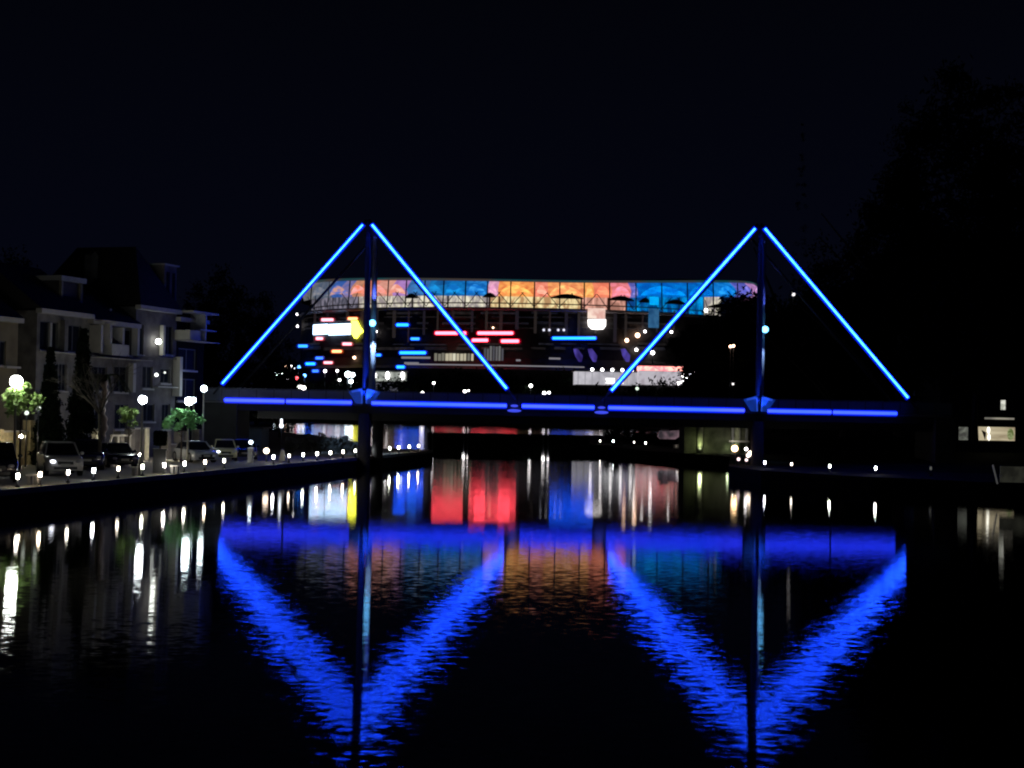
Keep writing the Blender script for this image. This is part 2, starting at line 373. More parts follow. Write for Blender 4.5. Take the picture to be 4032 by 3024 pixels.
# ------------------------------------------------------------------ stadium
SX, SY, SA, SB = 11.5, 1000.0, 150.0, 110.0
ST = empty('stadium', (SX, SY, 5), 0, 'huge round stadium with colour lit roof canopy far across the river', 'stadium')
def sp(mb, name, m, parent=None):
    o = mb.build(name, m); o.parent = parent or ST
    if parent is None: o.matrix_parent_inverse = Matrix.Translation(ST.location).inverted()
    return o
def ell(phi, k=1.0): return (SX+SA*k*math.sin(phi), SY-SB*k*math.cos(phi))
def lift(ph, z):      # the roof rises towards its ends
    if z < 73.9: return 0
    q = math.sin(ph)**2; return q*(9 if math.sin(ph) > 0 else 1+max(0, z-74)*.25)
def ring(mb, p0, p1, prof, n, close=False):      # prof of (k,z)
    m_ = len(prof); vs = []
    for i in range(n+1):
        ph = p0+(p1-p0)*i/n
        for k, z in prof:
            x, y = ell(ph, k); vs.append((x, y, z+lift(ph, z)))
    mb.add(vs, [(i*m_+j, (i+1)*m_+j, (i+1)*m_+j+1, i*m_+j+1) for i in range(n) for j in range(m_-1)])
    return mb
bowl_m = mat('bronze_cladding', (.07, .06, .06), .8, .1, scale=.08, noise=.7)
sp(ring(MB(), -PI, PI, [(1.08, 4), (1.08, 31), (1.03, 33), (1.0, 38), (1.0, 66.5), (.97, 67.5), (.86, 67.5), (.7, 40)], 96), 'bowl_wall', bowl_m)
sp(ring(MB(), -PI, PI, [(.965, 67.3), (.965, 80), (.93, 80)], 96), 'inner_wall', mat('inner_wall', (.12, .10, .08), .8))
sp(ring(MB(), -PI, PI, [(1.004, 65.6), (1.02, 66.6), (1.02, 67.4), (.99, 67.5)], 96), 'concourse_ledge', mat('ledge', (.3, .28, .3), .7))
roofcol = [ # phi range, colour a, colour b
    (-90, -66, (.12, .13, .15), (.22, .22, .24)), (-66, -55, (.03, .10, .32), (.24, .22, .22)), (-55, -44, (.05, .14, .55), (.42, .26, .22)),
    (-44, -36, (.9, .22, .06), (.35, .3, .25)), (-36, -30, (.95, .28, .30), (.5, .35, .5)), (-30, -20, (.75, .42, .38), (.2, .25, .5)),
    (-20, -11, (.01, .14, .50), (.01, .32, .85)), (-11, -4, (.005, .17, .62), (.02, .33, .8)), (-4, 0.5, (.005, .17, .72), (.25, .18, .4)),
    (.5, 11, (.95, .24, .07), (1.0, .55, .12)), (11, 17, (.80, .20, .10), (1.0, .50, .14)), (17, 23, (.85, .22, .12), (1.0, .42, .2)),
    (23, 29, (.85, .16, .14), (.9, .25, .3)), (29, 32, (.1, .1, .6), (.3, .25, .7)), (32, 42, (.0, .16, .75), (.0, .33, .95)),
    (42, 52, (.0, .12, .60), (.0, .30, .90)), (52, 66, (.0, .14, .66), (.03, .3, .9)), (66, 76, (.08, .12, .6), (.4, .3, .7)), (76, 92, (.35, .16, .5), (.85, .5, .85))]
# the photo's bay borders, turned to ellipse angles
def phi_of(px, k=1.0):
    lo, hi = -PI/2, PI/2
    for _ in range(50):
        mid = (lo+hi)/2; x, y = ell(mid, k)
        if CX+F*x/y < px: lo = mid
        else: hi = mid
    return (lo+hi)/2
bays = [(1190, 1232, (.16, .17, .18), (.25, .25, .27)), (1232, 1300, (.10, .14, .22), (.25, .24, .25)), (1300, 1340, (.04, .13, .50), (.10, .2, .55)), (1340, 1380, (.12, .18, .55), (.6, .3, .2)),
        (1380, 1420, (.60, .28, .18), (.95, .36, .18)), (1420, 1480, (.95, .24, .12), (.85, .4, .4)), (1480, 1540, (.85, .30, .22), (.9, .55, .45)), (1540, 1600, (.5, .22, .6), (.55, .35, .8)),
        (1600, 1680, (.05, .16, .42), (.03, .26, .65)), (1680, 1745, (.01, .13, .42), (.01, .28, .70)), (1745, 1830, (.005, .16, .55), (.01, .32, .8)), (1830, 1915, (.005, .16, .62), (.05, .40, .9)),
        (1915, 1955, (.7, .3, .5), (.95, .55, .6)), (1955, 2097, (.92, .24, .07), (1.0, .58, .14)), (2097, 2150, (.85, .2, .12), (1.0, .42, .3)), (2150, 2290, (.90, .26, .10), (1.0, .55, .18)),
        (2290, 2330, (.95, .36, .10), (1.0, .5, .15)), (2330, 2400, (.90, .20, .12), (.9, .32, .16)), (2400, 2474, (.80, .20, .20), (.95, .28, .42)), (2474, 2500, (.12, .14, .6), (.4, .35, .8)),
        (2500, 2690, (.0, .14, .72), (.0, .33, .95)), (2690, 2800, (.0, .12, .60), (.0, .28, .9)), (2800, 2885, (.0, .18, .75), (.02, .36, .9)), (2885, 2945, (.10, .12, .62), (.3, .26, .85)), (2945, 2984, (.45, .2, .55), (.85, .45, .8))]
for i, (a, b, c1, c2) in enumerate(bays):
    p0, p1 = phi_of(a), phi_of(b)
    mb = ring(MB(), p0, p1, [(1.0, 74.0), (1.012, 77.5), (1.0, 80.0), (.978, 82.8)], max(3, int((p1-p0)*30)))
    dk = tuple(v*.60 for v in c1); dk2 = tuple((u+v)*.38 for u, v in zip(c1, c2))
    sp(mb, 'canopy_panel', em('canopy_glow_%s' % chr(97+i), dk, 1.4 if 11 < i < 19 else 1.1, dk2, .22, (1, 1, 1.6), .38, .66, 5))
# floodlit lower part of each bay, put in as a bright crescent
crescents = [(1236, 1300, 1), (1304, 1376, 3), (1384, 1450, 5), (1460, 1526, 5), (1534, 1598, 6), (1604, 1668, 8), (1676, 1741, 9), (1750, 1826, 10), (1835, 1911, 11), (1920, 1952, 12), (1962, 2090, 13), (2103, 2148, 14),
         (2155, 2284, 15), (2296, 2326, 16), (2334, 2396, 17), (2402, 2470, 18), (2478, 2498, 19), (2506, 2684, 20), (2696, 2792, 21), (2806, 2880, 22), (2890, 2942, 23), (2948, 2982, 24)]
for a, b, ci in crescents:
    p0, p1 = phi_of(a), phi_of(b); n = 14; vs = []; c1, c2 = bays[ci][2], bays[ci][3]
    for i in range(n+1):
        t = i/n; ph = p0+(p1-p0)*t; arc = math.sin(PI*t)**.7; sk = .6*math.sin(2*PI*t)
        k_ = 1.016; x, y = ell(ph, k_); zl = 74.6+1.1*arc+sk*.3; zh = 75.0+5.6*arc+sk
        vs += [(x, y, zl+lift(ph, 75)), (x, y, zh+lift(ph, 75))]
    mb = MB(); mb.add(vs, [(2*i, 2*i+2, 2*i+3, 2*i+1) for i in range(n)])
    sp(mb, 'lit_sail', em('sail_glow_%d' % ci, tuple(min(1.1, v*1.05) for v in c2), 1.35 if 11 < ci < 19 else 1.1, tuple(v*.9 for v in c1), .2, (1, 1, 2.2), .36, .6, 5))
# rest of the ring (sides and back) in plain membrane
mem = mat('roof_membrane', (.10, .10, .11), .8)
sp(ring(MB(), phi_of(2984), 2*PI+phi_of(1190), [(1.0, 74.0), (1.012, 77.5), (1.0, 80.0), (.978, 82.8)], 60), 'canopy_back', mem)
sp(ring(MB(), -PI, PI, [(.978, 82.9), (.97, 84.0), (.70, 86.0), (.55, 82.0), (.7, 81.8), (.97, 82.7)], 96), 'roof', mem)
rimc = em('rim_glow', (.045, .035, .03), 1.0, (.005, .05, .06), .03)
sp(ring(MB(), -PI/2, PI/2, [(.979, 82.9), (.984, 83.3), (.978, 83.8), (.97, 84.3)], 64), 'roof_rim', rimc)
# concourse windows under the canopy
wina = em('concourse_glow_pale', (.30, .26, .26), 1.0, (.85, .80, .62), .35, (1, 1, .5), .42, .62, 3)
winb = em('concourse_glow_amber', (.45, .26, .12), 1.0, (1.0, .85, .45), .35, (1, 1, .5), .40, .62, 3)
winc = em('concourse_glow_pink', (.35, .16, .12), 1.0, (.9, .45, .35), .3, (1, 1, .5), .45, .65, 3)
wind = em('concourse_glow_blue', (.0, .05, .22), 1.0, (.0, .35, .85), .25, (1, 1, .5), .45, .70, 3)
wing = em('concourse_glow_grey', (.05, .05, .07), 1.0, (.22, .20, .26), .35, (1, 1, .5), .42, .62, 3)
for a, b, m_ in ((1190, 1275, wing), (1275, 1380, wing), (1380, 1600, wina), (1600, 1745, wina), (1745, 1915, wina), (1955, 2097, winb), (1915, 1955, winb), (2097, 2290, winb), (2290, 2400, winc), (2400, 2474, winc),
                 (2474, 2690, wind), (2690, 2790, wind), (2790, 2860, wina)):
    p0, p1 = phi_of(a), phi_of(b)
    n = max(3, int((p1-p0)*40))
    sp(ring(MB(), p0+.004, p1-.004, [(.968, 70.6), (.968, 74.6)], n), 'concourse_window', m_)
    sp(ring(MB(), p0+.004, p1-.004, [(.968, 67.9), (.968, 69.9)], n), 'concourse_window', m_)
# mullions, raking struts and truss posts
for i, px in enumerate((1232, 1300, 1380, 1455, 1530, 1600, 1672, 1745, 1830, 1915, 2005, 2097, 2195, 2290, 2388, 2490, 2590, 2690, 2790, 2885)):
    ph = phi_of(px); major = i % 2 == 0 or px in (1600, 1745, 1915, 2097, 2290, 2490, 2690, 2885)
    x, y = ell(ph, 1.0); xt, yt = ell(ph, 1.018)
    m = MB(); m.tube([(*ell(ph, 1.022), 66.5), (*ell(ph, 1.014), 82.5+lift(ph, 82.5))], .38 if major else .2, 6)
    sp(m, 'truss_post', mat('truss_paint', (.04, .035, .04), .6))
    if major:
        for dd in (-.05, .05):
            x2, y2 = ell(ph+dd, 1.015)
            m = MB(); m.tube([(x, y-.5, 68), (x2, y2-.6, 76.5)], .25, 5); sp(m, 'brace', MATS['truss_paint'])
for a, b, z in ((1600, 1650, 73), (1900, 1950, 73.5), (2160, 2285, 73.6), (2380, 2480, 73.5), (2600, 2680, 73), (2500, 2545, 73), (2765, 2870, 72.5)):
    p0, p1 = phi_of(a), phi_of(b); vs = []; n = 10
    mb = MB()
    for i in range(n):
        q0, q1 = p0+(p1-p0)*i/n, p0+(p1-p0)*(i+1)/n
        h0, h1 = math.sin(PI*i/n)*2.2, math.sin(PI*(i+1)/n)*2.2
        (xa, ya), (xb, yb) = ell(q0, 1.025), ell(q1, 1.025)
        mb.add([(xa, ya, z-.4), (xb, yb, z-.4), (xb, yb, z+h1+.2), (xa, ya, z+h0+.2), (xa, ya+2, z-.4), (xb, yb+2, z-.4), (xb, yb+2, z+h1+.2), (xa, ya+2, z+h0+.2)],
               [(0, 1, 2, 3), (7, 6, 5, 4), (3, 2, 6, 7), (0, 4, 5, 1)])
    sp(mb, 'arched_hood', MATS['truss_paint'])
def capsule(x0, y0, x1, y1, m_, name, k=1.012, grow=1.0):
    """a round ended light strip on the stadium wall, drawn between photo points"""
    r_ = (y1-y0)/2; yc = (y0+y1)/2; n = max(2, int((x1-x0)/25)); pts = []; rs = []
    D_ = ell(phi_of((x0+x1)/2, k), k)[1]; R_ = r_*D_/F*grow; g = r_*(grow-1)
    fr = [0, .10*r_/(x1-x0)*4] if True else []
    for i in range(n+1):
        px = x0-g+r_*.5+(x1-x0+2*g-r_)*i/n; ph = phi_of(px, k); x, y = ell(ph, k); hor = 1635+math.tan(ROLL)*(px-CX)
        pts.append(Vector((x, y-.3*(grow < 1.05), CAM_H+(hor-yc)/F*y))); rs.append(R_)
    d0 = (pts[0]-pts[1]).normalized()*R_; d1 = (pts[-1]-pts[-2]).normalized()*R_
    pts = [pts[0]+d0*.5, pts[0]+d0*.25]+pts+[pts[-1]+d1*.25, pts[-1]+d1*.5]; rs = [R_*.45, R_*.8]+rs+[R_*.8, R_*.45]
    return sp(MB().tube(pts, rs, 8), name, m_)
def spanel(x0, y0, x1, y1, m_, name, k=1.012, thick=1.0, parent=None, poly=None):
    """a lit panel on the stadium wall, drawn between photo points"""
    p0, p1 = phi_of(x0, k), phi_of(x1, k); n = max(1, int((x1-x0)/30)); mb = MB()
    yc = (y0+y1)/2; ym = yc; xm = (x0+x1)/2
    hor = 1512+123+math.tan(ROLL)*(xm-CX)
    D = ell((p0+p1)/2, k)[1]
    z1 = CAM_H+(hor-y0)/F*D; z0 = CAM_H+(hor-y1)/F*D
    for i in range(n):
        q0, q1 = p0+(p1-p0)*i/n, p0+(p1-p0)*(i+1)/n
        (xa, ya), (xb, yb) = ell(q0, k), ell(q1, k)
        vs = [(xa, ya, z0), (xb, yb, z0), (xb, yb, z1), (xa, ya, z1), (xa, ya+thick, z0), (xb, yb+thick, z0), (xb, yb+thick, z1), (xa, ya+thick, z1)]
        fs = [(0, 1, 2, 3), (7, 6, 5, 4), (3, 2, 6, 7), (0, 4, 5, 1)]
        if i == 0: fs.append((0, 3, 7, 4))
        if i == n-1: fs.append((1, 5, 6, 2))
        mb.add(vs, fs)
    return sp(mb, name, m_)
RED = em('strip_red', (1.0, .062, .09), 12); BLU = em('strip_blue', (.005, .085, 1.0), 11); CYA = em('strip_cyan', (.02, .19, 1.0), 4)
PNK = em('strip_pink', (1.0, .30, .36), 3.2); ORG = em('strip_orange', (1.0, .30, .12), 4); BLU2 = em('strip_soft_blue', (.03, .14, 1.0), 3)
SCR = em('screen_white', (.48, .70, 1.0), 5.0); SCRY = em('screen_yellow', (1.0, 1.0, .07), 5.5)
GRW = em('window_dim', (.20, .19, .20), 1.0, (.45, .43, .40), .4)
SW = 7
for x0, y0, x1, y1, m_ in [
    (1706, 1303, 1836, 1320, RED), (1872, 1303, 2021, 1320, RED), (1851, 1331, 1923, 1348, RED), (1965, 1334, 2045, 1352, RED),
    (2168, 1324, 2346, 1339, BLU), (1568, 1381, 1679, 1397, BLU), (1553, 1271, 1608, 1287, BLU), (1611, 1327, 1651, 1341, CYA), (1469, 1391, 1501, 1405, CYA),
    (1557, 1437, 1596, 1453, BLU), (1169, 1355, 1209, 1370, CYA), (1239, 1403, 1272, 1417, BLU2), (1200, 1425, 1242, 1440, BLU), (1227, 1454, 1255, 1468, BLU2),
    (1258, 1251, 1310, 1266, PNK), (1362, 1247, 1405, 1261, ORG), (1238, 1325, 1271, 1341, PNK), (1343, 1347, 1385, 1362, PNK), (1302, 1376, 1346, 1391, ORG), (1271, 1421, 1310, 1435, PNK)]:
    k_ = 1.02 if y1 < 1400 else 1.095
    capsule(x0, y0, x1, y1, m_, 'light_strip', k_, .74)
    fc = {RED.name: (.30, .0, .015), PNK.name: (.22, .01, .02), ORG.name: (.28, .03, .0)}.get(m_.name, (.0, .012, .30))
    capsule(x0, y0, x1, y1, em('channel_'+m_.name, fc, .8), 'light_channel', k_-.006, 1.25)  # larger dim glow behind the strip imitates its bloom
spanel(1228, 1277, 1285, 1316, SCR, 'video_screen', thick=2)
spanel(1289, 1275, 1374, 1318, SCR, 'video_screen', thick=2)
# yellow arrow-shaped screen end
kk = 1.015
def wall_pt(px, py, k=1.015):
    ph = phi_of(px, k); x, y = ell(ph, k); hor = 1635+math.tan(ROLL)*(px-CX); return (x, y, CAM_H+(hor-py)/F*y)
ar = [(1378, 1262), (1398, 1256), (1412, 1284), (1427, 1305), (1412, 1316), (1400, 1333), (1390, 1330), (1380, 1312)]
vs = [wall_pt(a, b) for a, b in ar]; n_ = len(vs)
mb = MB(); mb.add(vs+[(x, y+2, z) for x, y, z in vs], [tuple(range(n_)), tuple(range(n_, 2*n_))[::-1]]+[((i+1) % n_, i, n_+i, n_+(i+1) % n_) for i in range(n_)])
sp(mb, 'video_screen', SCRY)
spanel(2309, 1213, 2378, 1253, em('screen_peach', (.75, .42, .36), 1.0, (1.0, .78, .66), .2), 'video_screen', k=1.03, thick=2)
vs = [wall_pt(a, b, 1.03) for a, b in [(2310, 1257), (2381, 1257), (2381, 1282), (2372, 1295), (2350, 1297), (2325, 1295), (2312, 1282)]]; n_ = len(vs)
mb = MB(); mb.add(vs+[(x, y+2, z) for x, y, z in vs], [tuple(range(n_)), tuple(range(n_, 2*n_))[::-1]]+[((i+1) % n_, i, n_+i, n_+(i+1) % n_) for i in range(n_)])
sp(mb, 'video_screen', em('screen_warm_white', (1.0, .93, .90), 3.2))
def wall_pt_(px, py): return wall_pt(px, py, 1.02)
# small window lights
for px in (2137, 2159, 2194, 2216): wx, wy, wz = wall_pt_(px, 1299); sp(MB().ball((wx, wy, wz), .75, None, 10), 'wall_lamp', em('dot_small', (.75, .75, .9), 1.2))
for px, py, m_, r_ in [(2465, 1340, DOTWARM, 9), (2507, 1320, DOTWARM, 11), (2536, 1305, DOTW, 6), (2640, 1307, DOTW, 6), (2503, 1377, DOTW, 7), (1937, 1290, DOTWARM, 4), (1393, 1408, DOTWARM, 7), (1387, 1440, DOTWARM, 7),
                     (1415, 1444, DOTW, 6), (1358, 1440, DOTW, 5), (1164, 1237, DOTW, 5), (1166, 1284, DOTW, 5), (1477, 1305, DOTW, 5), (1509, 1446, DOTW, 6)]:
    wx, wy, wz = wall_pt(px, py, 1.02); sp(MB().ball((wx, wy, wz), r_*.85*wy/F, None, 10), 'wall_lamp', m_)
# suites with dim windows
rng = random.Random(5)
for i in range(11):
    x0 = 1708+i*14.5; c = rng.choice([(.55, .5, .36), (.75, .72, .55), (.2, .19, .15)])
    spanel(x0, 1390+rng.random()*3, x0+9+rng.random()*4, 1420, em('suite_%d' % int(c[0]*100), c, .9), 'window', k=1.09)
for i in range(7):
    x0 = 1903+i*11.5
    spanel(x0, 1360+rng.random()*14, x0+8, 1420, em('suite_dim_%d' % (i % 3), (.10+.05*(i % 3), .10+.05*(i % 3), .12+.04*(i % 3)), .7), 'window', k=1.09)
for x0, x1, y0, y1 in ((1578, 1692, 1404, 1412), (1590, 1647, 1426, 1434), (1600, 2300, 1436, 1441), (2160, 2205, 1408, 1415), (2030, 2048, 1415, 1422)):
    spanel(x0, y0, x1, y1, em('ledge_dim', (.18, .17, .19), .35 if x1-x0 > 300 else 1.1), 'ledge_light', k=1.092)
for px, h in ((2275, 1), (2332, 1), (2462, 1)):
    vs = [wall_pt(a, b, 1.10) for a, b in [(px-20, 1374), (px-4, 1372), (px+18, 1400), (px+14, 1425), (px+2, 1424), (px-12, 1402)]]; n_ = len(vs)
    mb = MB(); mb.add(vs+[(x, y+1, z) for x, y, z in vs], [tuple(range(n_)), tuple(range(n_, 2*n_))[::-1]]+[((i+1) % n_, i, n_+i, n_+(i+1) % n_) for i in range(n_)])
    sp(mb, 'violet_panel', em('violet_panel', (.02, .012, .10), 1.0, (.10, .07, .45), .16, (1, 1, .6), .40, .7))
rngw = random.Random(8)   # faint glow bands added to lift the dark bowl wall
for y0, y1, k_ in ((1228, 1236, 1.004), (1246, 1250, 1.004), (1268, 1276, 1.004), (1290, 1294, 1.004), (1352, 1358, 1.006), (1366, 1376, 1.006)):
    x = 1190
    while x < 2660:
        wd = rngw.uniform(40, 170); c = rngw.choice([(.030, .030, .042), (.018, .018, .028), (.040, .034, .034), (.024, .020, .020)])
        if x+wd < 2680: spanel(x, y0+rngw.uniform(-2, 2), x+wd, y1+rngw.uniform(-1, 2), em('tier_%d' % int(c[0]*1000), c, .42, tuple(v*.25 for v in c), .5, (1, 1, 1), .35, .65), 'tier_glazing', k=k_)
        x += wd+rngw.uniform(10, 70)
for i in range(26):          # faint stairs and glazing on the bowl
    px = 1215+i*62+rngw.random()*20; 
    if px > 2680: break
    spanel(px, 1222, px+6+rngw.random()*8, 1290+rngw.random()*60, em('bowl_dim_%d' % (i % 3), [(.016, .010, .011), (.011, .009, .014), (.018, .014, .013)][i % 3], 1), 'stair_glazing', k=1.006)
spanel(2549, 1215, 2590, 1290, em('blue_stair', (.01, .06, .16), 1, (.03, .12, .25), .2), 'stair_glazing', k=1.02)
spanel(2552, 1168, 2588, 1200, em('blue_box', (.0, .36, .9), 1, (.0, .5, 1.0), .2), 'stair_glazing', k=1.03)

# ------------------------------------------------------------------ far shore buildings
def far_box(name, x0, y0, x1, y1, D, depth, m_, label, cat, roofm=None):
    a, b = P(x0, y1, D), P(x1, y0, D)
    e_ = empty(name, ((a.x+b.x)/2, D, a.z), 0, label, cat)
    w_, h_ = b.x-a.x, b.z-a.z
    mb = MB(); mb.box(-w_/2, w_/2, 0, depth, 0, h_); mb.build('wall', m_, e_)
    mb = MB(); mb.box(-w_/2-1, w_/2+1, -1, depth+1, h_, h_+.8); mb.build('roof', roofm or STEEL, e_)
    mb = MB(); mb.box(-w_/2+.5, w_/2-.5, 1, depth-1, -12, 0); mb.build('plinth', BLACK, e_)
    return e_, w_, h_
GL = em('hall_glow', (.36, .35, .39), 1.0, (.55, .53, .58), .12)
pv, pw, ph_ = far_box('glazed_hall', 2262, 1470, 2650, 1513, 700, 14, GL, 'long low white lit hall at the stadium foot behind the right stay', 'hall')
for i in range(14):
    x = -pw/2+pw*(i+.5)/14
    mb = MB(); mb.box(x-.25, x+.25, -.3, 0, 0, ph_); mb.build('mullion', em('mullion', (.35, .34, .38), 1), pv)
for i in range(5):
    x = -pw/2+8+i*4.6
    mb = MB(); mb.ball((x, -1, ph_+1.0), .7); mb.build('roof_lamp', DOTW, pv)
for x_, s_ in ((-pw/2+15, 3.5), (-pw/2+20, 2.5), (pw/2-31, 3.2), (pw/2-10, 2.6)):
    mb = MB(); mb.box(x_, x_+s_, -.6, -.35, .6, 3.2); mb.build('lit_doorway', em('door_white', (1, 1, 1), 1.4), pv)
kv, kw, kh = far_box('kiosk', 2515, 1444, 2690, 1458, 690, 10, em('kiosk_red', (1.0, .14, .18), 2.2, (1.0, .40, .32), .4), 'red lit fascia building at the right end of the white hall', 'kiosk')
mb = MB(); mb.box(-kw/2, kw/2-1, -1.1, 8, -6.5, -.2); mb.build('shopfront', em('shopfront_glow', (.50, .47, .52), 1.0, (.25, .20, .24), .25, (1, 1, 1), .5, .75), kv)
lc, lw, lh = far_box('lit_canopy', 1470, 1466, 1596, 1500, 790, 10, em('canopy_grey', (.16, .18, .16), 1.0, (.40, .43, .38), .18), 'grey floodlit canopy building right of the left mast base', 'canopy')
for fx in (-.46, -.05, .42):
    mb = MB(); mb.ball((fx*lw, -1.5, lh*.6), 1.0, 2.0); mb.build('wall_lamp', DOTW, lc)
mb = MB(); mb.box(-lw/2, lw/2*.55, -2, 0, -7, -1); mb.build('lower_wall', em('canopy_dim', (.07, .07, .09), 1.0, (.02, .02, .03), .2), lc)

# far lamps: each a post with a lit head
def lamp_post(name, base, h, r, m_, label, group, pole=True, rz=None, cat='lamp'):
    e_ = empty(name, base, 0, label, cat, group)
    mb = MB(); mb.tube([(0, 0, 0), (0, 0, h)], [r*.35, r*.25], 6); mb.build('post', STEEL, e_)
    mb = MB(); mb.ball((0, 0, h), r, rz or r, 10); mb.build('lamp_head', m_, e_)
    return e_
FARL = [ # px, py, D, radius px, material, words
 (1083, 1473, 660, 11, LAMPW2, 'paired white lamp head furthest left on the far bank, left half'), (1104, 1474, 660, 10, LAMPW2, 'paired white lamp head furthest left on the far bank, right half'),
 (1370, 1474, 680, 13, LAMPW2, 'brightest white lamp close left of the left mast'), (1388, 1476, 680, 10, LAMPW2, 'white lamp head touching the brightest one by the left mast'),
 (1382, 1502, 640, 9, LAMPW2, 'white lamp directly below the brightest one by the left mast'),
 (1126, 1447, 700, 8, DOTWARM, 'warm lamp just above the paired white lamps'), (1146, 1442, 710, 6, DOTW, 'small lamp right of the warm one on the far left bank'),
 (1160, 1452, 700, 6, DOTW, 'faint lamp left of the pale blue one on the far left bank'), (1177, 1445, 700, 8, DOTBLUE, 'pale blue lamp right of the warm lamp on the far left bank'),
 (1169, 1489, 680, 7, DOTRED, 'only red lamp on the far left bank'), (1199, 1479, 690, 8, DOTBLUE, 'pale blue lamp right of the red lamp'),
 (1280, 1461, 700, 7, DOTW, 'white lamp below the lowest pink strip'), (1328, 1460, 700, 6, DOTW, 'white lamp between the pink strip and the brightest lamp'),
 (1130, 1494, 670, 6, DOTW, 'small lamp below left of the red lamp'), (1337, 1496, 670, 6, DOTW, 'tall narrow lamp left of the brightest lamps'),
 (1180, 1522, 640, 11, DOTW, 'white lamp low by the handrail under the red lamp'), (1195, 1528, 636, 11, DOTW, 'flared white lamp low by the handrail, right of another'),
 (1663, 1551, 640, 12, DOTW, 'white floodlight low above the deck under the blue stay'), (1708, 1508, 660, 6, DOTW, 'slanting pale lamp left of the second stay foot'),
 (1830, 1541, 640, 7, DOTW, 'bright lamp low between the left mast and the second stay foot'), (1845, 1538, 640, 4, DOTW, 'smaller lamp touching the bright one left of the second stay foot'),
 (2090, 1519, 640, 8, DOTW, 'lone white lamp between the two inner stays'), (2143, 1548, 630, 8, DOTW, 'pale lamp low in the middle of the bridge'), (2162, 1546, 630, 6, DOTW, 'faint lamp right of the pale one in mid bridge'),
 (2690, 1479, 640, 9, DOTW, 'white lamp at the end of the red lit fascia'), (2688, 1505, 630, 9, DOTW, 'white lamp under the one by the red fascia'), (2672, 1509, 630, 7, DOTW, 'small lamp left of the lower lamp by the red fascia'),
 (2704, 1489, 650, 5, DOTW, 'tiny lamp in the rising row right of the red fascia, lowest'), (2718, 1475, 660, 4, DOTW, 'tiny lamp in the rising row right of the red fascia, middle'), (2735, 1466, 670, 4, DOTW, 'tiny lamp in the rising row right of the red fascia, highest'),
 (2570, 1389, 900, 9, DOTW, 'pale lamp behind the tree edge over the white hall'), (2780, 1222, 880, 8, DOTW, 'pale lamp at the tree edge under the blue canopy'),
]
for px, py, D, r_, m_, lab in FARL:
    p = P(px, py, D); gz = 1.0 if D < 640 else min(6, 1.2+(D-622)*.022)
    if py < 1400: gz = p.z-8
    lamp_post('park_lamp', (p.x, p.y, gz), p.z-gz, r_*D/F*.85, m_, lab, 'lamps on the far river bank')
for px, py, D, r_, m_, lab in [(3124, 1159, 300, 9, DOTW, 'lone pale light high between the trees right of the right mast'), (2876, 1364, 300, 7, DOTWARM, 'left one of two touching warm lights in the dark tree mass'),
        (2888, 1362, 300, 7, DOTWARM, 'right one of two touching warm lights in the dark tree mass'), (3264, 1288, 260, 9, DOTW, 'white light inside the last stay among the trees'), (3256, 1302, 260, 5, DOTW, 'small light below the white one inside the last stay'),
        (3401, 1571, 240, 9, DOTW, 'pale light above the handrail near its right end'), (3416, 1576, 240, 8, DOTW, 'second pale light above the handrail near its right end'), (3475, 1575, 240, 6, DOTW, 'small separate light above the handrail nearest the right end'),
        (3656, 1507, 200, 7, DOTBLUE, 'bluish light right of the bridge end'), (3661, 1528, 200, 7, DOTW, 'white light right of the bridge end under the bluish one'), (3852, 1550, 190, 7, DOTW, 'square white light left of the lit upper window'),
        (2886, 1512, 300, 6, DOTW, 'faint light above the handrail left of the right mast')]:
    p = P(px, py, D); lamp_post('garden_lamp', (p.x, p.y, 1.0 if D > 250 else 3), p.z-(1.0 if D > 250 else 3), r_*D/F*.8, m_ if m_ is not DOTW else em('dot_garden', (.9, .85, .85), 1.6), lab, 'lights among the right bank trees')
p = P(2510, 1530, 150)
lamp_post('street_lamp', (P(2508, 1572, 126).x, 126, 5.17), P(2512, 1530, 126).z-5.17, .14, em('pole_lamp', (.8, 1, .8), 1.3), 'slim pale lamp post standing on the bridge deck', 'street lamps')

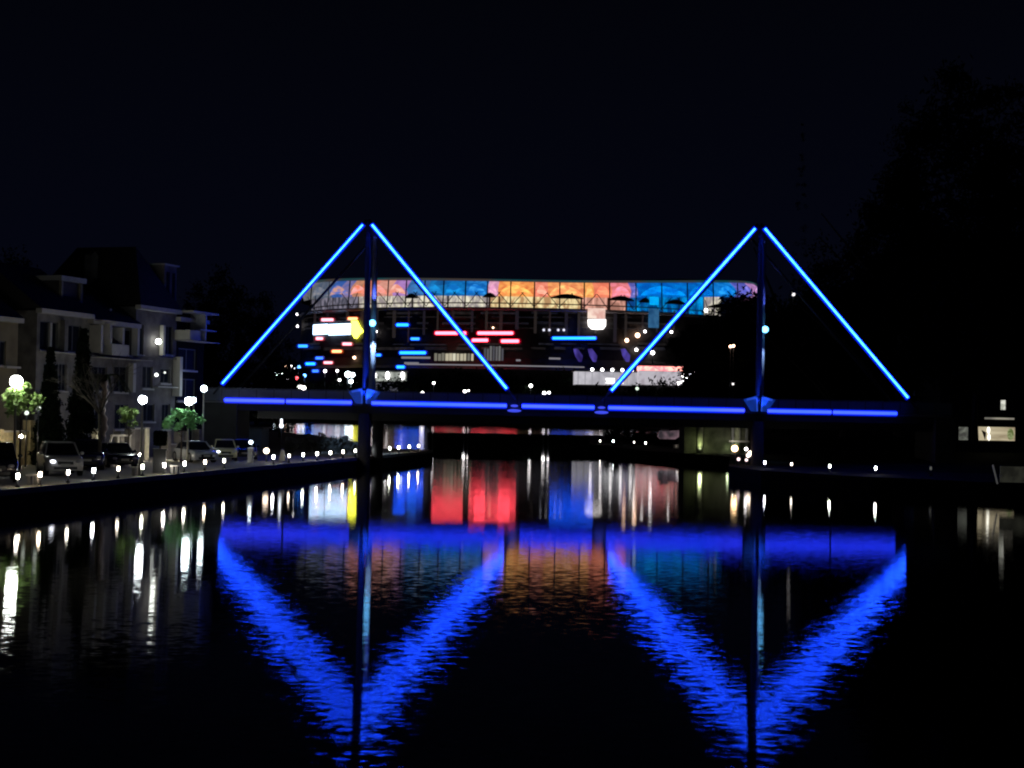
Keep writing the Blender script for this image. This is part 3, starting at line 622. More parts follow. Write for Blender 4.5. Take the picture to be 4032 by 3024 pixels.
# ------------------------------------------------------------------ trees
def leaf_mat(name, c, c2): 
    m = mat(name, c, .9 if sum(c) < .05 else .7, noise=.5, scale=4, col2=c2, spec=.03 if sum(c) < .05 else .3); return m
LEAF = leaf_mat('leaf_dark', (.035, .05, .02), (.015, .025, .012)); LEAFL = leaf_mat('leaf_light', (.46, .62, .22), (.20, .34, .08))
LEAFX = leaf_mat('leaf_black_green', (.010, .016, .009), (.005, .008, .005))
BARK = mat('bark', (.09, .07, .055), .9, scale=5, bump=.02)
def crown(seed, rx, ry, rz, clumps, leaves, ls, cs=.3, shape='round', cz=0):
    R = random.Random(seed); mb = MB(); vs = []; fs = []
    for _ in range(clumps):
        while True:
            a, b, c = R.uniform(-1, 1), R.uniform(-1, 1), R.uniform(-1, 1)
            if a*a+b*b+c*c < 1 and (a*a+b*b+c*c > .25 or R.random() < .35): break
        if shape == 'cone':
            t = R.random()**1.4; rr = (1-t)**.9; th = R.uniform(0, 2*PI); q = R.uniform(.5, 1)*rr
            c_ = Vector((math.cos(th)*q*rx, math.sin(th)*q*ry, (t*2-1)*rz)); sc = cs*rx*(.35+.65*rr)
        else:
            c_ = Vector((a*rx, b*ry, c*rz)); sc = cs*min(rx, rz)*R.uniform(.6, 1.3)
        for _ in range(leaves):
            d = Vector((R.gauss(0, .5), R.gauss(0, .5), R.gauss(0, .42)))*sc; p_ = c_+d
            u_ = Vector((R.gauss(0, 1), R.gauss(0, 1), R.gauss(0, 1))).normalized(); v_ = u_.orthogonal().normalized()
            s_ = ls*R.uniform(.6, 1.3); o = len(vs)
            vs += [p_-u_*s_, p_+v_*s_*.45, p_+u_*s_, p_-v_*s_*.45]; fs.append((o, o+1, o+2, o+3))
    mb.add([(v.x, v.y, v.z+cz) for v in vs], fs); return mb
def trunk_mb(seed, h, r, top, n=5, spread=.4):
    R = random.Random(seed); mb = MB()
    pts = [(R.uniform(-.1, .1)*i*r, R.uniform(-.1, .1)*i*r, h*i/4) for i in range(5)]
    mb.tube(pts, [r, r*.8, r*.7, r*.6, r*.45], 8)
    for k in range(n):
        th = 2*PI*k/n+R.uniform(-.4, .4); z0 = h*R.uniform(.55, .95); L_ = top*spread*R.uniform(.7, 1.2)
        mb.tube([(0, 0, z0), (math.cos(th)*L_*.4, math.sin(th)*L_*.4, z0+L_*.45), (math.cos(th)*L_, math.sin(th)*L_, z0+L_*1.0)], [r*.4, r*.28, r*.1], 6)
    return mb
def tree(px, ytop, D, wpx, gz, label, cat='tree', name='tree', m_=None, seed=1, kind='round', group=None, trunk=.3, clumps=90, leaves=70, ls=None, ylow=None, ry=None):
    top = P(px, ytop, D); g = top.z-gz; rx = wpx/2*D/F; th = g*trunk if ylow is None else P(px, ylow, D).z-gz
    e_ = empty(name, (top.x, D, gz), 0, label, cat, group)
    rz = (g-th)/2
    crown(seed, rx, ry or rx, rz*1.0, clumps, leaves, ls or max(.12, rx*.06), .3, kind, th+rz).build('crown', m_ or LEAF, e_)
    trunk_mb(seed, max(th*1.3, .5), max(.08, g*.018), g-th, 5).build('trunk', BARK, e_)
    return e_
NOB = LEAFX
# right bank giants
tree(3790, 270, 135, 520, 3.5, 'tallest dark tree at the right edge against the night sky', seed=3, m_=NOB, clumps=170, leaves=80, trunk=.2, group='dark trees on the right bank')
tree(3560, 700, 140, 420, 3.2, 'dark bushy tree stepping down left of the tallest one', seed=4, m_=NOB, clumps=150, leaves=80, trunk=.1, group='dark trees on the right bank')
tree(4000, 330, 140, 420, 3.5, 'dark tree cut by the right frame edge beside the tallest one', seed=5, m_=NOB, clumps=140, leaves=80, trunk=.1, group='dark trees on the right bank')
tree(3560, 380, 138, 230, 3.4, 'dark narrow tree crown leaning out left of the tallest one', seed=6, m_=NOB, clumps=70, leaves=70, trunk=.3, group='dark trees on the right bank')
tree(3330, 900, 150, 330, 3.0, 'lower dark tree behind the last blue stay', seed=7, m_=NOB, clumps=120, leaves=80, trunk=.08, group='dark trees on the right bank')
tree(3850, 900, 128, 700, 3.0, 'broad dark tree low at the right above the lit window', seed=8, m_=NOB, clumps=200, leaves=80, ylow=1500, group='dark trees on the right bank')
tree(3160, 480, 230, 120, 3.5, 'faint thin pine rising above the right mast top', name='pine_tree', seed=9, m_=NOB, clumps=70, leaves=26, kind='cone', trunk=.2, group=None)
# trees that cut off the stadium's right side
tree(2985, 1160, 330, 380, 1, 'broad black tree hiding the right end of the stadium', seed=11, m_=NOB, clumps=170, leaves=80, trunk=.05, group='black trees before the stadium')
tree(2800, 1225, 360, 250, 1, 'black tree sloping down over the stadium wall, left of the broad one', seed=12, m_=NOB, clumps=120, leaves=80, trunk=.05, group='black trees before the stadium')
tree(2700, 1310, 380, 150, 1, 'small black tree furthest left over the stadium wall', seed=13, m_=NOB, clumps=70, leaves=80, trunk=.4, ylow=1400, group='black trees before the stadium')
tree(3180, 1150, 300, 340, 1, 'black tree right of the broad one, behind the right mast', seed=14, m_=NOB, clumps=140, leaves=80, trunk=.05, group='black trees before the stadium')
tree(2890, 1330, 310, 330, 1, 'low black tree under the warm pair of lights', seed=15, m_=NOB, clumps=140, leaves=80, trunk=.03, group='black trees before the stadium')
tree(2760, 1400, 340, 160, 1, 'lowest black tree beside the red lit fascia', seed=16, m_=NOB, clumps=80, leaves=70, trunk=.03, group='black trees before the stadium')
tree(3420, 1120, 200, 420, 2.5, 'dark tree behind the foot of the last stay', seed=17, m_=NOB, clumps=150, leaves=80, trunk=.03, group='dark trees on the right bank')
tree(3150, 1385, 180, 330, 2.5, 'low dark tree behind the right mast above the handrail', seed=18, m_=NOB, clumps=120, leaves=80, trunk=.03, group='dark trees on the right bank')
# left background
tree(880, 1062, 175, 230, 1, 'highest dark tree left of the first blue stay', seed=21, m_=LEAFX, clumps=150, leaves=70, trunk=.1, group='dark trees behind the houses')
tree(770, 1110, 165, 190, 1, 'dark tree between the balconies and the highest tree', seed=22, m_=LEAFX, clumps=110, leaves=70, trunk=.1, group='dark trees behind the houses')
tree(1020, 1150, 185, 190, 1, 'dark tree sloping down right of the highest one', seed=23, m_=LEAFX, clumps=110, leaves=70, trunk=.1, group='dark trees behind the houses')
tree(1110, 1330, 200, 160, 1, 'small dark tree under the lower half of the first stay', seed=24, m_=LEAFX, clumps=80, leaves=70, trunk=.1, group='dark trees behind the houses')
tree(60, 985, 125, 260, 1, 'dark tree rising behind the leftmost roof', seed=25, m_=LEAFX, clumps=110, leaves=70, trunk=.2, group='dark trees behind the houses')
# far wooded belt that reads as one mass
R = random.Random(33); mb = MB()
def belt(x0, x1, ytop, D, n, jit=14, sz=9):
    for i in range(n):
        px = x0+(x1-x0)*(i+R.random())/n; t = P(px, ytop+R.uniform(-jit, jit), D+R.uniform(-20, 20)); g = 2
        c = crown(R.random(), sz*R.uniform(.7, 1.2), sz*.8, (t.z-g)/2, 14, 22, .9, .4); o = (t.x, t.y, (t.z+g)/2)
        mb.add([(a+o[0], b+o[1], c_+o[2]) for a, b, c_ in c.v], c.f)
belt(1600, 2260, 1462, 700, 26); belt(1060, 1620, 1500, 655, 20); belt(1990, 2520, 1520, 650, 20, 8, 6); belt(700, 1100, 1440, 520, 14)
belt(2560, 3000, 1500, 600, 18); belt(2520, 2700, 1522, 640, 8, 5, 5)
tag(mb.build('woodland', LEAFX), 'dark belt of trees along the far river bank below the stadium', 'woodland', kind='stuff')

# ------------------------------------------------------------------ left: row of townhouses
TH = math.radians(18); UX, UY = math.sin(TH), math.cos(TH); RO = Vector((-30.6, 98.0))
RZ = math.atan2(UY, UX)
def S_of(px, off=0.0):      # distance along the facade line for a photo column; off = metres in front of the facade
    r_ = (px-CX)/F; ox, oy = RO.x+UY*off, RO.y-UX*off
    return (r_*oy-ox)/(UX-r_*UY)
def Z_of(px, py, off=0.0):
    s = S_of(px, off); y = RO.y-UX*off+UY*s
    d = ray(px, py); return CAM_H+d.z*y
def SZ(px, py, off=0.0): return S_of(px, off), Z_of(px, py, off)-QZ
TAN = mat('tan_render', (.20, .165, .095), .9, scale=.8, noise=.3); CREAM = mat('grey_render', (.21, .195, .18), .9, scale=1.1, noise=.5)
MAUVE = mat('mauve_render', (.15, .135, .13), .9, scale=1.1, noise=.5); TRIM = mat('white_trim', (.46, .44, .40), .8, scale=2, noise=.15)
TILE = mat('roof_tile', (.035, .03, .03), .85, scale=6, noise=.5)
ZG = QZ
def house(px0, px1, wallm, name, label, feats, eave, roofh, depth=9.0, setback=0.0, gable=False):
    s0, s1 = S_of(px0), S_of(px1)
    base = RO+Vector((UX, UY))*s0
    h = empty(name, (base.x, base.y, ZG), RZ, label, 'house', 'townhouses along the left quay')
    W = s1-s0
    # wall with real openings: pieces round each window (grid cut)
    wins = []
    for f in feats:
        if f[0] in ('win', 'arch', 'door'):
            a, b = SZ(f[1], f[2]), SZ(f[3], f[4]); wins.append((a[0]-s0, b[0]-s0, b[1], a[1]))
    xs_ = sorted({0.0, W}|{min(max(v, 0), W) for w_ in wins for v in w_[:2]}); zs_ = sorted({0.0, eave}|{min(max(v, 0), eave) for w_ in wins for v in w_[2:]})
    mb = MB()
    for xa, xb in zip(xs_, xs_[1:]):
        for za, zb in zip(zs_, zs_[1:]):
            cx, cz = (xa+xb)/2, (za+zb)/2
            if any(w_[0] < cx < w_[1] and w_[2] < cz < w_[3] for w_ in wins): continue
            mb.box(xa, xb, 0, .3, za, zb)
    mb.box(0, .3, .3, depth, 0, eave); mb.box(W-.3, W, .3, depth, 0, eave); mb.box(.3, W-.3, depth-.3, depth, 0, eave)
    mb.build('wall', wallm, h)
    for w_ in wins:
        mb = MB(); t = .07
        mb.box(w_[0], w_[0]+t, .08, .2, w_[2], w_[3]); mb.box(w_[1]-t, w_[1], .08, .2, w_[2], w_[3]); mb.box(w_[0]+t, w_[1]-t, .08, .2, w_[3]-t, w_[3]); mb.box(w_[0]+t, w_[1]-t, .08, .2, w_[2], w_[2]+t)
        mx_ = (w_[0]+w_[1])/2; mb.box(mx_-.03, mx_+.03, .09, .19, w_[2]+t, w_[3]-t)
        wf = mb.build('window', mat('window_frame', (.10, .10, .10), .6), h)
        g = MB(); g.box(w_[0]+t, w_[1]-t, .13, .15, w_[2]+t, w_[3]-t); g.build('pane', GLASS, wf)
        g = MB(); g.box(w_[0]-.1, w_[1]+.1, -.12, .0, w_[2]-.12, w_[2]); g.build('sill', TRIM, wf)
    for f in feats:
        if f[0] == 'slab':           # (px0,py0,px1,py1,depth out)
            a, b = SZ(f[1], f[2]), SZ(f[3], f[4]); mb = MB(); mb.box(a[0]-s0, b[0]-s0, -f[5], .02, min(a[1], b[1]), max(a[1], b[1])); mb.build(f[6], f[7], h)
    mb = MB(); mb.box(-.15, W+.0, -.45, -.003, eave-.18, eave+.12); mb.build('cornice', TRIM, h)
    mb = MB()
    if gable:
        mb.add([(-.1, -.4, eave+.12), (W+.1, -.4, eave+.12), (W+.1, depth+.3, eave+.12), (-.1, depth+.3, eave+.12), (W*.45, -.2+W*.35, eave+roofh), (W*.45, depth-W*.4, eave+roofh)],
               [(0, 1, 4), (1, 2, 5, 4), (2, 3, 5), (3, 0, 4, 5), (3, 2, 1, 0)])
    else:
        mb.add([(-.1, -.4, eave+.12), (W+.1, -.4, eave+.12), (W+.1, depth+.3, eave+.12), (-.1, depth+.3, eave+.12), (-.1, depth*.45, eave+roofh), (W+.1, depth*.45, eave+roofh)],
               [(0, 1, 5, 4), (2, 3, 4, 5), (0, 4, 3), (1, 2, 5), (3, 2, 1, 0)])
    rf = mb.build('roof', TILE, h)
    return h, s0, W, rf
hA, sA, wA, rA = house(-170, 66, TAN, 'townhouse', 'tan walled townhouse cut by the left frame edge', [('win', -80, 1330, -40, 1440), ('win', -20, 1340, 20, 1440), ('win', -80, 1500, -30, 1640), ('slab', 10, 1440, 66, 1452, .3, 'ledge', TRIM)], 8.9, 3.2)
hB, sB, wB, rB = house(140, 345, CREAM, 'townhouse', 'grey townhouse with the box shaped dormer, first full house from the left', [
    ('win', 152, 1262, 222, 1382), ('win', 256, 1277, 314, 1388), ('win', 170, 1430, 236, 1540), ('win', 232, 1430, 262, 1540), ('win', 300, 1440, 335, 1560), ('win', 180, 1600, 235, 1700),
    ('slab', 155, 1382, 245, 1393, .7, 'balcony', TRIM), ('slab', 232, 1260, 246, 1395, .35, 'pilaster', CREAM), ('slab', 250, 1391, 345, 1400, .5, 'balcony', TRIM), ('slab', 140, 1545, 345, 1556, .25, 'ledge', CREAM), ('slab', 187, 1270, 194, 1382, .12, 'post', TRIM)], 9.7, 3.3)
hC, sC, wC, rC = house(345, 530, MAUVE, 'townhouse', 'townhouse with the arched balcony opening, between dormer house and tall gable', [
    ('win', 366, 1296, 378, 1380), ('win', 440, 1292, 512, 1400), ('win', 448, 1440, 500, 1545), ('win', 360, 1440, 420, 1540), ('win', 455, 1590, 505, 1690), ('win', 360, 1600, 400, 1700),
    ('slab', 345, 1259, 424, 1272, 1.1, 'balcony_roof', TRIM), ('slab', 384, 1274, 392, 1356, .9, 'column', TRIM), ('slab', 348, 1280, 356, 1390, .9, 'column', TRIM), ('slab', 434, 1290, 442, 1358, .9, 'column', TRIM), ('slab', 514, 1290, 522, 1400, .5, 'column', TRIM),
    ('slab', 388, 1353, 456, 1402, 1.0, 'balcony_wall', TRIM), ('slab', 345, 1406, 552, 1420, 1.0, 'balcony', TRIM), ('slab', 505, 1430, 516, 1545, .4, 'column', TRIM), ('slab', 345, 1553, 530, 1562, .3, 'ledge', MAUVE)], 9.4, 3.0)
hD, sD, wD, rD = house(530, 690, MAUVE, 'townhouse', 'tallest townhouse with the steep dark gable and tower dormer', [
    ('win', 537, 1276, 560, 1398), ('win', 648, 1282, 676, 1398), ('win', 560, 1440, 600, 1530), ('win', 630, 1450, 668, 1510), ('win', 560, 1590, 610, 1660), ('win', 640, 1590, 672, 1690),
    ('slab', 530, 1404, 690, 1412, .3, 'ledge', MAUVE), ('slab', 625, 1280, 633, 1400, .3, 'pilaster', TRIM), ('slab', 680, 1405, 690, 1560, .6, 'pilaster', TRIM), ('slab', 600, 1520, 680, 1528, .5, 'balcony', TRIM)], 10.8, 4.6, gable=True)
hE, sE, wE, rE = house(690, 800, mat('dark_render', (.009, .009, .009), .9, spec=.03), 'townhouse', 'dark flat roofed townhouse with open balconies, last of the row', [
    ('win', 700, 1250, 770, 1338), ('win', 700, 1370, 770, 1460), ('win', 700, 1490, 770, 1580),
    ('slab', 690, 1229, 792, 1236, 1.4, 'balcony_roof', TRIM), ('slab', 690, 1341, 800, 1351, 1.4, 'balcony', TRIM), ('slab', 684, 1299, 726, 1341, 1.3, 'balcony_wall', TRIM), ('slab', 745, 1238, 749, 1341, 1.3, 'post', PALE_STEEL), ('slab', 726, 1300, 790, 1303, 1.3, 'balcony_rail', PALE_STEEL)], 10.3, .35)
# dormers
mb = MB(); a = SZ(233, 1083, -1.0); b = SZ(332, 1118, -1.0); mb.box(a[0]-sB, b[0]-sB, 1.0, 3.2, b[1], a[1]); mb.build('fascia', TRIM, rB)
mb = MB(); mb.box(a[0]-sB+.1, b[0]-sB-.1, 1.3, 4.0, 9.9, b[1]-.003); mb.build('dormer', mat('dormer_cladding', (.06, .05, .045), .8), rB)
for fx in (a[0]-sB+.15, b[0]-sB-.5): 
    mb = MB(); mb.box(fx, fx+.2, 1.1, 1.3, 9.9, b[1]-.003); mb.build('dormer_post', mat('dormer_post', (.30, .26, .18), .8), rB)
a = SZ(640, 1036, -.3); b = SZ(696, 1052, -.3)
mb = MB(); mb.box(a[0]-sD, b[0]-sD, .3, 2.6, b[1], a[1]); mb.build('dormer_cornice', TRIM, rD)
mb = MB(); mb.box(a[0]-sD+.15, b[0]-sD-.15, .45, 3.5, 10.9, b[1]-.003); dm = mb.build('dormer', MAUVE, rD)
mb = MB(); mb.box(a[0]-sD+.45, a[0]-sD+.85, .40, .449, 11.2, b[1]-.5); mb.build('window', GLASS, rD)
mb = MB(); mb.box(b[0]-sD-.75, b[0]-sD-.4, .40, .449, 11.2, b[1]-.5); mb.build('window', GLASS, rD)
for px in (428, 510):
    p = SZ(px, 1219, -.5); mb = MB(); mb.ball((p[0]-sC, .5, p[1]), .12); mb.build('roof_finial', TRIM, rC)
# side return wall left of the dormer house shows in shade: chimney
mb = MB(); mb.box(.4, 1.2, 6, 6.9, 9.9, 13.9); mb.build('chimney', CREAM, rB)
mb = MB(); mb.slab([(.3, 14.6), (.7, 14.9), (1.1, 14.6), (1.1, 12.5), (.3, 12.5)], 4.0, 4.6); mb.build('chimney', MAUVE, rD)

# garden walls in front of the houses, 3.5 m forward
GW = 3.6
def gwall(px0, py0, px1, py1, m_, label, thick=.35, off=GW, name='garden_wall', cat='garden wall', posts=()):
    a, b = SZ(px0, py0, off), SZ(px1, py1, off); base = RO+Vector((UX, UY))*a[0]+Vector((UY, -UX))*off
    e_ = empty(name, (base.x, base.y, ZG), RZ, label, cat)
    mb = MB(); mb.box(0, b[0]-a[0], 0, thick, 0, a[1]); mb.build('wall', m_, e_)
    mb = MB(); mb.box(-.03, b[0]-a[0]+.03, -.05, thick+.05, a[1], a[1]+.09); mb.build('coping', TRIM, e_)
    for px, py in posts:
        q = SZ(px, py, off); mb = MB(); mb.box(q[0]-a[0]-.22, q[0]-a[0]+.22, -.12, thick+.08, 0, q[1]); mb.build('pillar', m_, e_)
    return e_
YEL = mat('sand_wall', (.50, .42, .24), .85, scale=3, noise=.3)
gwall(-90, 1703, 140, 1780, YEL, 'sand coloured garden wall with a taller end pillar at far left', posts=((128, 1655), (5, 1690)))
gwall(150, 1770, 270, 1800, CREAM, 'low grey garden wall behind the white car')
gwall(452, 1752, 528, 1800, CREAM, 'grey garden wall left of the cream gatepost', posts=((482, 1700), (524, 1690)))
gwall(534, 1690, 574, 1800, MAUVE, 'tall mauve garden wall panel beside the cream gatepost')
gwall(577, 1688, 594, 1800, mat('cream_post', (.75, .70, .52), .8), 'bright cream gatepost by the black planter', name='gatepost', cat='gatepost')
gwall(672, 1752, 700, 1800, CREAM, 'grey wall with three white posts under the green tree', posts=((667, 1698), (716, 1700)))
gwall(700, 1760, 792, 1800, CREAM, 'long grey wall behind the silver car', posts=((738, 1698), (789, 1690)))
gwall(384, 1694, 397, 1790, mat('cream_post', (.75, .70, .52), .8), 'narrow bright cream gatepost beside the twisted pale trunk', name='gatepost', cat='gatepost')
# pergola frame
p0 = SZ(448, 1712, GW+.3); e_ = empty('pergola', (*(RO+Vector((UX, UY))*p0[0]+Vector((UY, -UX))*(GW+.3)), ZG), RZ, 'small pale pergola frame with a slanting brace by the lit bush', 'pergola')
ln = S_of(524, GW+.3)-p0[0]
mb = MB(); mb.box(0, ln, 0, .15, p0[1]-.12, p0[1]); mb.build('beam', TRIM, e_)
for x_ in (.75, ln-.15):
    mb = MB(); mb.box(x_, x_+.12, .02, .14, 0, p0[1]-.12); mb.build('post', TRIM, e_)
mb = MB(); mb.bar((.1, .08, p0[1]-.1), (-.5, .08, p0[1]-1.2), .1); mb.build('brace', TRIM, e_)

# cypress cones and bare tree
for px, yt, D, wpx, lab, sd in ((330, 1300, 91, 120, 'tall dark pointed cypress before the dormer house', 41), (200, 1375, 92, 110, 'dark pointed cypress further left behind the lit tree', 42)):
    t = P(px, yt, D); h_ = t.z-QZ
    e_ = empty('cypress_tree', (t.x, D, QZ), 0, lab, 'tree', 'dark cypresses before the houses')
    crown(sd, wpx/2*D/F*1.05, wpx/2*D/F, h_/2, 260, 60, .12, .42, 'cone', h_/2).build('crown', LEAFX, e_)
    mb = MB(); mb.tube([(0, 0, 0), (0, 0, h_*.8)], [.16, .04], 8); mb.build('trunk', BARK, e_)
p = P(395, 1640, 86); e_ = empty('bare_tree', (p.x, 86, QZ), 0, 'leafless tree with thin arching branches in front of the cypress', 'tree')
R = random.Random(7); hh = 3.2
mb = MB(); mb.tube([(0, 0, 0), (.02, 0, 1.6), (-.05, 0, hh)], [.12, .10, .08], 8); tr = mb.build('trunk', mat('pale_bark', (.10, .085, .065), .9, scale=8), e_)
mb = MB()
def branch(p0, d, L_, r_, dep):
    p1 = p0+d*L_; mid = p0+d*L_*.5+Vector((0, 0, .06*L_)); mb.tube([p0, mid, p1], [r_, r_*.75, r_*.5], 5)
    if dep:
        for _ in range(3): branch(p1 if R.random() < .6 else mid, (d+Vector((R.gauss(0, .45), R.gauss(0, .45), R.gauss(.05, .35)))).normalized(), L_*.72, r_*.5, dep-1)
for k in range(8):
    th = 2*PI*k/8; branch(Vector((0, 0, hh-.1)), Vector((math.cos(th)*.6-.25, math.sin(th)*.5, .85)).normalized(), 1.5, .05, 3)
mb.build('crown', mat('pale_bark', (.26, .22, .17)), e_)
# twisted pale trunk (lit, palm like)
p = P(405, 1690, 93); e_ = empty('palm_tree', (p.x, 93, QZ), 0, 'pale spirally banded palm trunk lit from below, right of the bare tree', 'tree')
zt = P(405, 1500, 93).z-QZ
mb = MB(); pts = []; rs_ = []
for i in range(40):
    t = i/39; pts.append((.09*math.sin(t*16), .09*math.cos(t*16), zt*t)); rs_.append(.22+.06*math.sin(t*60)-.05*t)
mb.tube(pts, rs_, 10); mb.build('trunk', mat('banded_bark', (.80, .68, .60), .9, scale=3, col2=(.35, .27, .23)), e_)
mb = MB()
R = random.Random(3)
for k in range(16):
    th = 2*PI*k/16+R.uniform(-.2, .2); L_ = R.uniform(1.2, 1.9); prev = None
    for j in range(7):
        t = j/6; c_ = Vector((math.cos(th)*L_*t, math.sin(th)*L_*t, zt+.6*math.sin(t*PI*.9)-.9*t*t)); sd = Vector((-math.sin(th), math.cos(th), 0))*(.16*(1-t*.8))
        if prev: mb.add([prev[0]-prev[1], prev[0]+Vector((0, 0, .05)), c_+Vector((0, 0, .05)), c_-sd, prev[0]+prev[1], c_+sd], [(0, 1, 2, 3), (1, 4, 5, 2)])
        prev = (c_, sd)
mb.build('crown', LEAF, e_)

# ------------------------------------------------------------------ street lamps on the left quay
def street_lamp(px, py, D, r, label, m_=LAMPW, zb=QZ):
    p = P(px, py, D); e_ = empty('street_lamp', (p.x, D, zb), 0, label, 'street lamp', 'street lamps'); h_ = p.z-zb
    mb = MB(); mb.lathe([(.16, 0), (.16, .25), (.08, .4), (.065, h_*.6), (.05, h_-r-.05), (.12, h_-r)], n=12); mb.build('post', mat('lamp_post_paint', (.42, .40, .34), .6), e_)
    mb = MB(); mb.ball((0, 0, h_), r, n=16); mb.build('lamp_globe', m_, e_)
    mb = MB(); mb.lathe([(r*.5, h_+r*.9), (r*.35, h_+r*1.15), (.02, h_+r*1.3)], n=12); mb.build('cap', STEEL, e_)
    return e_
street_lamp(64, 1502, 84, .34, 'big glaring globe lamp on a pale post over the leftmost tree', em('lamp_white_big', (.95, 1.0, .93), 50))
street_lamp(562, 1574, 95, .26, 'globe lamp over the cream gatepost, second brightest from the left', em('lamp_white_mid', (.90, .98, 1.0), 44))
street_lamp(744, 1580, 101, .27, 'globe lamp over the green lit tree behind the silver car', em('lamp_white_blue', (.80, .97, 1.0), 42))
street_lamp(762, 1575, 112, .19, 'smaller globe lamp just behind the one over the green lit tree', em('lamp_white_far', (.75, .92, 1.0), 25))
street_lamp(803, 1530, 114, .23, 'globe lamp nearest the start of the blue stay', em('lamp_white_last', (.80, .96, 1.0), 25))
for px, py, r_, lab, st_ in ((620, 1345, .20, 'small bright wall lamp on the tall gable house', 20), (615, 1476, .13, 'dim wall lamp low on the tall gable house, left of the other', 4), (648, 1467, .08, 'faint slanting wall lamp right of the dim one', 1.5)):
    s_, z_ = SZ(px, py, .4); base = RO+Vector((UX, UY))*s_+Vector((UY, -UX))*.4
    e_ = empty('wall_lamp', (base.x, base.y, ZG+z_), RZ, lab, 'wall lamp', 'wall lamps on the houses')
    mb = MB(); mb.ball((0, 0, 0), r_); mb.build('lamp_globe', em('wall_lamp_%d' % int(st_*10), (.95, 1, .92), st_), e_)
    mb = MB(); mb.box(-.04, .04, .05, .39, -.04, .04); mb.build('bracket', STEEL, e_)
for px, py, lab in ((105, 1626, 'small pale path light under the lit tree, left of two'), (152, 1608, 'small pale path light under the lit tree, right of two')):
    p = P(px, py, 88); lamp_post('path_light', (p.x, 88, QZ), p.z-QZ, .13, em('path_glow', (.85, .95, .8), 1.6), lab, 'path lights by the left houses', cat='lamp')
for px, py, off, lab in ((88, 1735, 5.0, 'low garden light against the sand coloured wall'), (480, 1790, 5.0, 'low garden light before the pergola wall'), (560, 1790, 5.0, 'low garden light by the cream gatepost'),
        (690, 1790, 5.0, 'low garden light under the green lit tree'), (412, 1740, 5.2, 'low garden light at the twisted palm trunk')):
    s_ = S_of(px, off); base = RO+Vector((UX, UY))*s_+Vector((UY, -UX))*off
    lamp_post('garden_light', (base.x, base.y, QZ), .45 if px > 90 else 1.75, .10, em('garden_glow', (1.0, .88, .66), 150), lab, 'low garden lights before the houses', cat='lamp')  # low lights added to brighten the walls, posts and trunk
for px, py, lab in ((855, 1712, 'narrow white lamp under the left bridge end'), (1108, 1676, 'white lamp hanging under the bridge behind the dark trees')):
    p = P(px, py, 128); e_ = empty('hanging_lamp', (p.x, 128, QZ), 0, lab, 'lamp', 'lamps under the left bridge end')
    h_ = p.z-QZ
    mb = MB(); mb.tube([(0, 0, 0), (0, 0, h_)], .04, 8); mb.build('post', STEEL, e_)
    mb = MB(); mb.ball((0, 0, h_), .17, .2); mb.box(-.08, .08, -.08, .08, h_+.2, h_+.8); mb.build('lamp_head', em('tube_white', (.8, .85, .95), 3), e_)

# lit small trees
def lit_tree(px, yc, wpx, hpx, D, label, seed, clumps=26, leaves=26, ls=.16, m_=None):
    c_ = P(px, yc, D); e_ = empty('small_tree', (c_.x, D, QZ), 0, label, 'tree', 'small green trees lit by the quay lamps')
    rx, rz = wpx/2*D/F, hpx/2*D/F
    crown(seed, rx, rx*.9, rz, clumps, leaves, ls, .30, 'round', c_.z-QZ).build('crown', m_ or LEAFL, e_)
    trunk_mb(seed, c_.z-QZ-rz*.6, .07, rz*1.6, 5, .3).build('trunk', BARK, e_)
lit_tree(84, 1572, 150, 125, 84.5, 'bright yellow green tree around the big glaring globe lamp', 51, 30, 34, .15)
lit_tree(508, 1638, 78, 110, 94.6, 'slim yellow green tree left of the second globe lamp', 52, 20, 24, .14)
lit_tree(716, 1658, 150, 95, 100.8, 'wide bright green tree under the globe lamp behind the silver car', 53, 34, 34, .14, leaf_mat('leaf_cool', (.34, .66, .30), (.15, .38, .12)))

# topiary planter
p = G(628, 1862, QZ); e_ = empty('planter', (p.x, p.y, QZ), .15, 'tall black planter with a square clipped dark shrub beside the cream gatepost', 'planter')
k = p.y/F
mb = MB(); mb.prism([(-.34, -.34), (.34, -.34), (.34, .34), (-.34, .34)], 0, 1.25); mb.box(-.39, .39, -.39, .39, 1.25, 1.33); mb.build('box', BLACK, e_)
mb = MB(); mb.tube([(0, 0, 1.3), (.02, 0, 1.6)], .05, 8); mb.build('stem', BARK, e_)
R = random.Random(2); mb = MB()
for _ in range(1800):
    q = Vector((R.uniform(-.3, .3), R.uniform(-.3, .3), R.uniform(1.55, 2.25))); f_ = R.randrange(3)
    q[f_] = (R.choice([-.3, .3]) if f_ < 2 else R.choice([1.55, 2.25]))+R.gauss(0, .02)
    u_ = Vector((R.gauss(0, 1), R.gauss(0, 1), R.gauss(0, 1))).normalized(); v_ = u_.orthogonal()
    mb.add([q-u_*.06, q+v_*.03, q+u_*.06, q-v_*.03], [(0, 1, 2, 3)])
mb.box(-.27, .27, -.27, .27, 1.58, 2.22); mb.build('foliage', LEAFX, e_)

